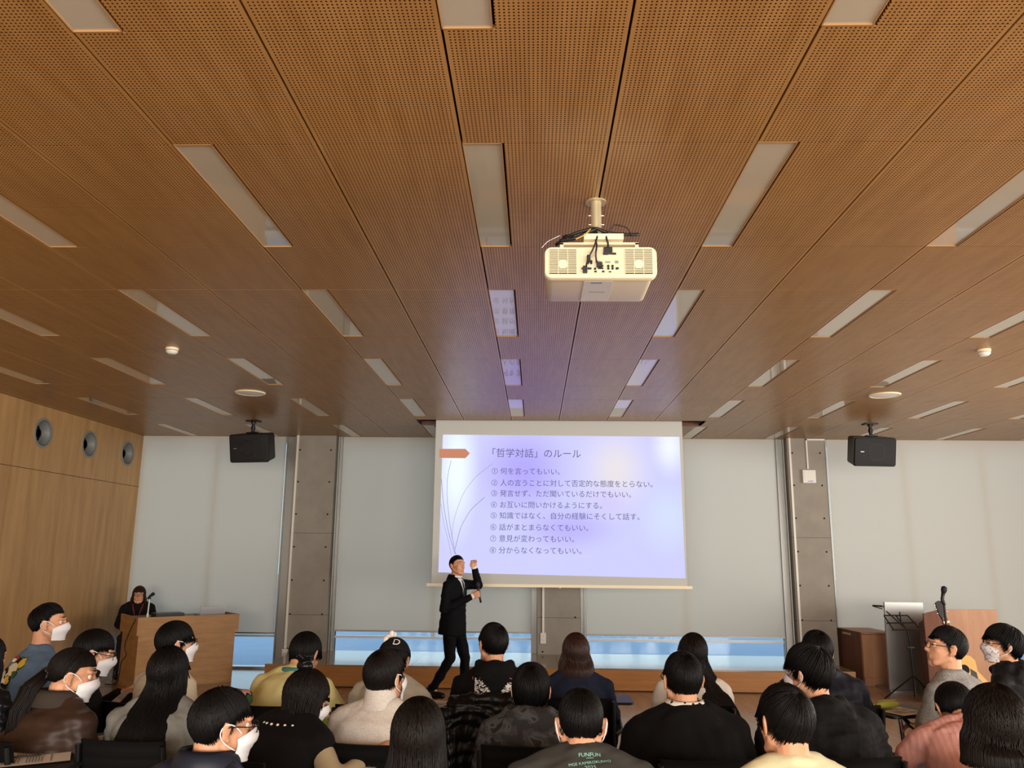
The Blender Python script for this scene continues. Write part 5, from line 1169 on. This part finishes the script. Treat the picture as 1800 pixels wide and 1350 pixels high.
tag(obj('cable', MB().tube(Q, .006, 8), M['black'], None, smooth=True), 'black cable hanging down the left side of the lectern', 'cable')

# ------------------------------------------------------------------ right corner: cabinet, steel lectern, music stand, guitar
c0 = onz(1521, 1206, 0.); tw = math.radians(4)
t = thing('low_cabinet', 'low brown wooden cabinet beside the right concrete column', 'cabinet', (c0[0], c0[1], 0), tw); cw, cd, chh = .42, .75, .66
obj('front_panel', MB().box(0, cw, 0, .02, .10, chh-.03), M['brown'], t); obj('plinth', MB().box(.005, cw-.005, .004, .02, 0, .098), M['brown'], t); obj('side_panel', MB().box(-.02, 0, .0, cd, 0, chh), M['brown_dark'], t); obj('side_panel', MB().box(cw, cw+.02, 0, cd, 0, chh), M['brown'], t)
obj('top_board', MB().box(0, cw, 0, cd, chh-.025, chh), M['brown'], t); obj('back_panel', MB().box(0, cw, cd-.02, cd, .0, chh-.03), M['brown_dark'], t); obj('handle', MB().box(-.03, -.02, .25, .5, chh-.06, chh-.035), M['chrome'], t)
b0 = at(1664, 1150, 10.0); zt2 = at(1664, 1071, 10.0)[2]
t = thing('brown_lectern', 'tall reddish-brown wooden lectern behind the grey sweater at right', 'lectern', (b0[0], 10.0, 0), math.radians(3)); bw = (at(1762, 1071, 10.0)-at(1664, 1071, 10.0))[0]
obj('front_panel', MB().box(0, bw, 0, .025, 0, zt2), M['brown'], t)
yb = .55
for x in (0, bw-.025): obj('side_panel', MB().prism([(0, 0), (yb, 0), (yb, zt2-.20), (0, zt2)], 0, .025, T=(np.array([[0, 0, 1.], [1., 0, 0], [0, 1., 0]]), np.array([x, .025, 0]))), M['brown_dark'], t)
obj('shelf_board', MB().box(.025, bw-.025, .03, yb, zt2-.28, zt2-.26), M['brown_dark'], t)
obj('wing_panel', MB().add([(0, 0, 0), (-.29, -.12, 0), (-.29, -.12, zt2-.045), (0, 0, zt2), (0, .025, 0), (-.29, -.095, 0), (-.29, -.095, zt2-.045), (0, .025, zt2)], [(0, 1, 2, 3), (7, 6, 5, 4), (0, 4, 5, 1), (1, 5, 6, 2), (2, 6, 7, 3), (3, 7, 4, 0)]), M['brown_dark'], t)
s0 = at(1596, 1150, 10.75); zs = at(1596, 1059, 10.75)[2]
t = thing('steel_lectern', 'plain brushed steel lectern standing behind the black music stand', 'lectern', (s0[0], 10.75, 0), math.radians(-2)); sw = .235
R_ = [np.array([(-sw-.02, .0, 0.02), (-sw-.02+.0, .04, .02), (sw+.04, .04, .02), (sw+.04, .0, .02)]), np.array([(-sw, .0, zs), (-sw, .04, zs), (sw, .04, zs), (sw, .0, zs)])]
obj('steel_panel', MB().loft(R_), M['steel'], t); obj('base_plate', MB().box(-.3, .32, -.15, .35, 0, .02), M['steel'], t); obj('reading_shelf', MB().box(-sw, sw, .06, .40, zs-.07, zs-.055), M['steel'], t)
obj('support_arm', MB().tube([(-sw-.11, .12, zs-.05), (-sw, .08, zs-.055)], .01, 8).tube([(-sw-.11, .12, zs-.055), (-sw, .08, zs-.09)], .006, 8), M['blackm'], t)
ms = onz(1606, 1195, 0.); m0 = at(1594, 1108, 9.9)
t = thing('music_stand', 'folding black wire music stand in front of the steel lectern', 'music stand', (m0[0], 9.9, 0))
def mw(x, y_): return at(x, y_, 9.9)-np.array([m0[0], 9.9, 0])
rk = MB(); tl_, trr, bl_, brr = mw(1560, 1083), mw(1602, 1083), mw(1571, 1107), mw(1618, 1107); ml_, mr_ = mw(1562, 1096), mw(1613, 1095)
for q in (tl_, trr): q[1] = .10
for q in (ml_, mr_): q[1] = .05
for a, b in [(tl_, trr), (bl_, brr), (tl_, bl_), (trr, brr), (ml_, mr_), (tl_+[.03, 0, .05], (bl_+brr)/2), ((tl_+trr)/2, (bl_+brr)/2), (mw(1588, 1077)+[0, .1, 0], mw(1587, 1097)+[0, .04, 0])]: rk.tube([a, b], .0075, 8)
rk.tube([bl_+[-.03, -.02, 0], brr+[.05, -.02, .005]], .008, 8); obj('desk_frame', rk, M['blackm'], t)
tubebot = mw(1597, 1172); cen = (bl_+brr)/2
obj('shaft', MB().tube([cen, np.array([cen[0]+.03, .02, .62])], .010, 10).tube([np.array([cen[0]+.03, .02, .62]), np.array([cen[0]+.045, .03, .06])], .014, 10), M['blackm'], t); obj('clamp_knob', MB().capsule((cen[0]+.03-.03, .02, .60), (cen[0]+.03+.03, .02, .60), .014), M['black'], t)
for k in range(3):
    a = k*2*PI/3+.5; obj('leg', MB().tube([(cen[0]+.045, .03, .30), (cen[0]+.045+.33*math.cos(a), .03+.33*math.sin(a), .012)], .009, 8), M['blackm'], t)
k0 = at(1663, 1100, 9.2)
t = thing('microphone_stand', 'black microphone on a tall stand behind the grey sweater', 'microphone stand', (k0[0], 9.2, 0))
zk = at(1658, 1052, 9.2)[2]
obj('stand_pole', MB().tube([(0.01, 0, .02), (0, 0, zk-.05)], .011, 10).tube([(0.01, 0, .02), (.006, 0, .6)], .015, 10), M['blackm'], t); obj('round_base', MB().lathe([(.0005, 0), (.14, 0), (.14, .015), (.03, .03), (.0005, .03)], 28), M['blackm'], t)
obj('mic_clip', MB().capsule((0, 0, zk-.06), (-.02, -.01, zk+.0), .017), M['black'], t); obj('mic_body', MB().tube([(-.035, -.03, zk-.04), (-.005, 0, zk+.03), (.015, .015, zk+.07)], [.014, .018, .022], 14), M['black'], t, smooth=True); obj('mic_head', MB().tube([(.014, .015, zk+.065), (.022, .02, zk+.085), (.034, .03, zk+.115), (.040, .034, zk+.125)], [.024, .031, .028, .010], 16), M['grille'], t, smooth=True)
g0 = at(1655, 1070, 9.45); gb = at(1692, 1165, 9.4)
t = thing('acoustic_guitar', 'acoustic guitar with yellow body and dark headstock leaning at the brown lectern', 'guitar', (gb[0], 9.4, 0))
top_ = np.array([g0[0]-gb[0], .10, g0[2]]); base = np.array([0.03, -.12, .12]); ax = nz(top_-base); sd = nz(np.cross(ax, np.array([0, -1., 0]))); nn = np.cross(sd, ax); ln = np.linalg.norm(top_-base)
prof = [(0, .02), (.02, .12), (.08, .185), (.16, .195), (.24, .155), (.29, .125), (.34, .135), (.40, .142), (.45, .11), (.48, .04)]
poly = [(w_, h_) for h_, w_ in prof]+[(-w_, h_) for h_, w_ in prof[::-1]]
Tg = (np.stack([sd, ax, nn], 1), base)
obj('guitar_body', MB().prism(poly, -.05, .05, T=Tg), wood('guitar_spruce', (206, 152, 70), (226, 174, 92), .3, (1, 1, 1), .5, 4.), t)
sgn = 1 if nn[1] < 0 else -1
obj('sound_hole', MB().lathe([(.0005, sgn*.051), (.05, sgn*.051), (.05, sgn*.0515)], 24, T=(Tg[0], base+ax*.33)), M['dark'], t)
obj('bridge', MB().box(-.07, .07, .12, .15, sgn*.05-.004, sgn*.05+.006, T=Tg), M['brown_dark'], t); obj('pick_guard', MB().prism([(.03, .22), (.1, .2), (.11, .28), (.06, .33)], sgn*.0505-.0005, sgn*.0505+.0005, T=Tg), M['black'], t)
obj('neck', MB().box(-.026, .026, .45, ln-.10, -.02+sgn*.03, .01+sgn*.03, T=Tg), M['brown_dark'], t)
obj('headstock', MB().prism([(-.026, ln-.12), (-.038, ln-.06), (-.034, ln+.06), (-.012, ln+.075), (.012, ln+.08), (.034, ln+.06), (.038, ln-.06), (.026, ln-.12)], -.012+sgn*.02, .012+sgn*.02, T=Tg), M['black'], t)
for k in range(3):
    for s in (-1, 1): obj('tuning_peg', MB().ell(base+ax*(ln-.05+.045*k)+sd*s*.052+nn*sgn*.02, (.012, .008, .010), 10, 7).capsule(base+ax*(ln-.05+.045*k)+sd*s*.03+nn*sgn*.02, base+ax*(ln-.05+.045*k)+sd*s*.05+nn*sgn*.02, .004), M['chrome'], t, smooth=True)
obj('capo', MB().box(-.034, .034, ln-.17, ln-.145, .0+sgn*.03-.022, sgn*.03+.022, T=Tg), M['chrome'], t)
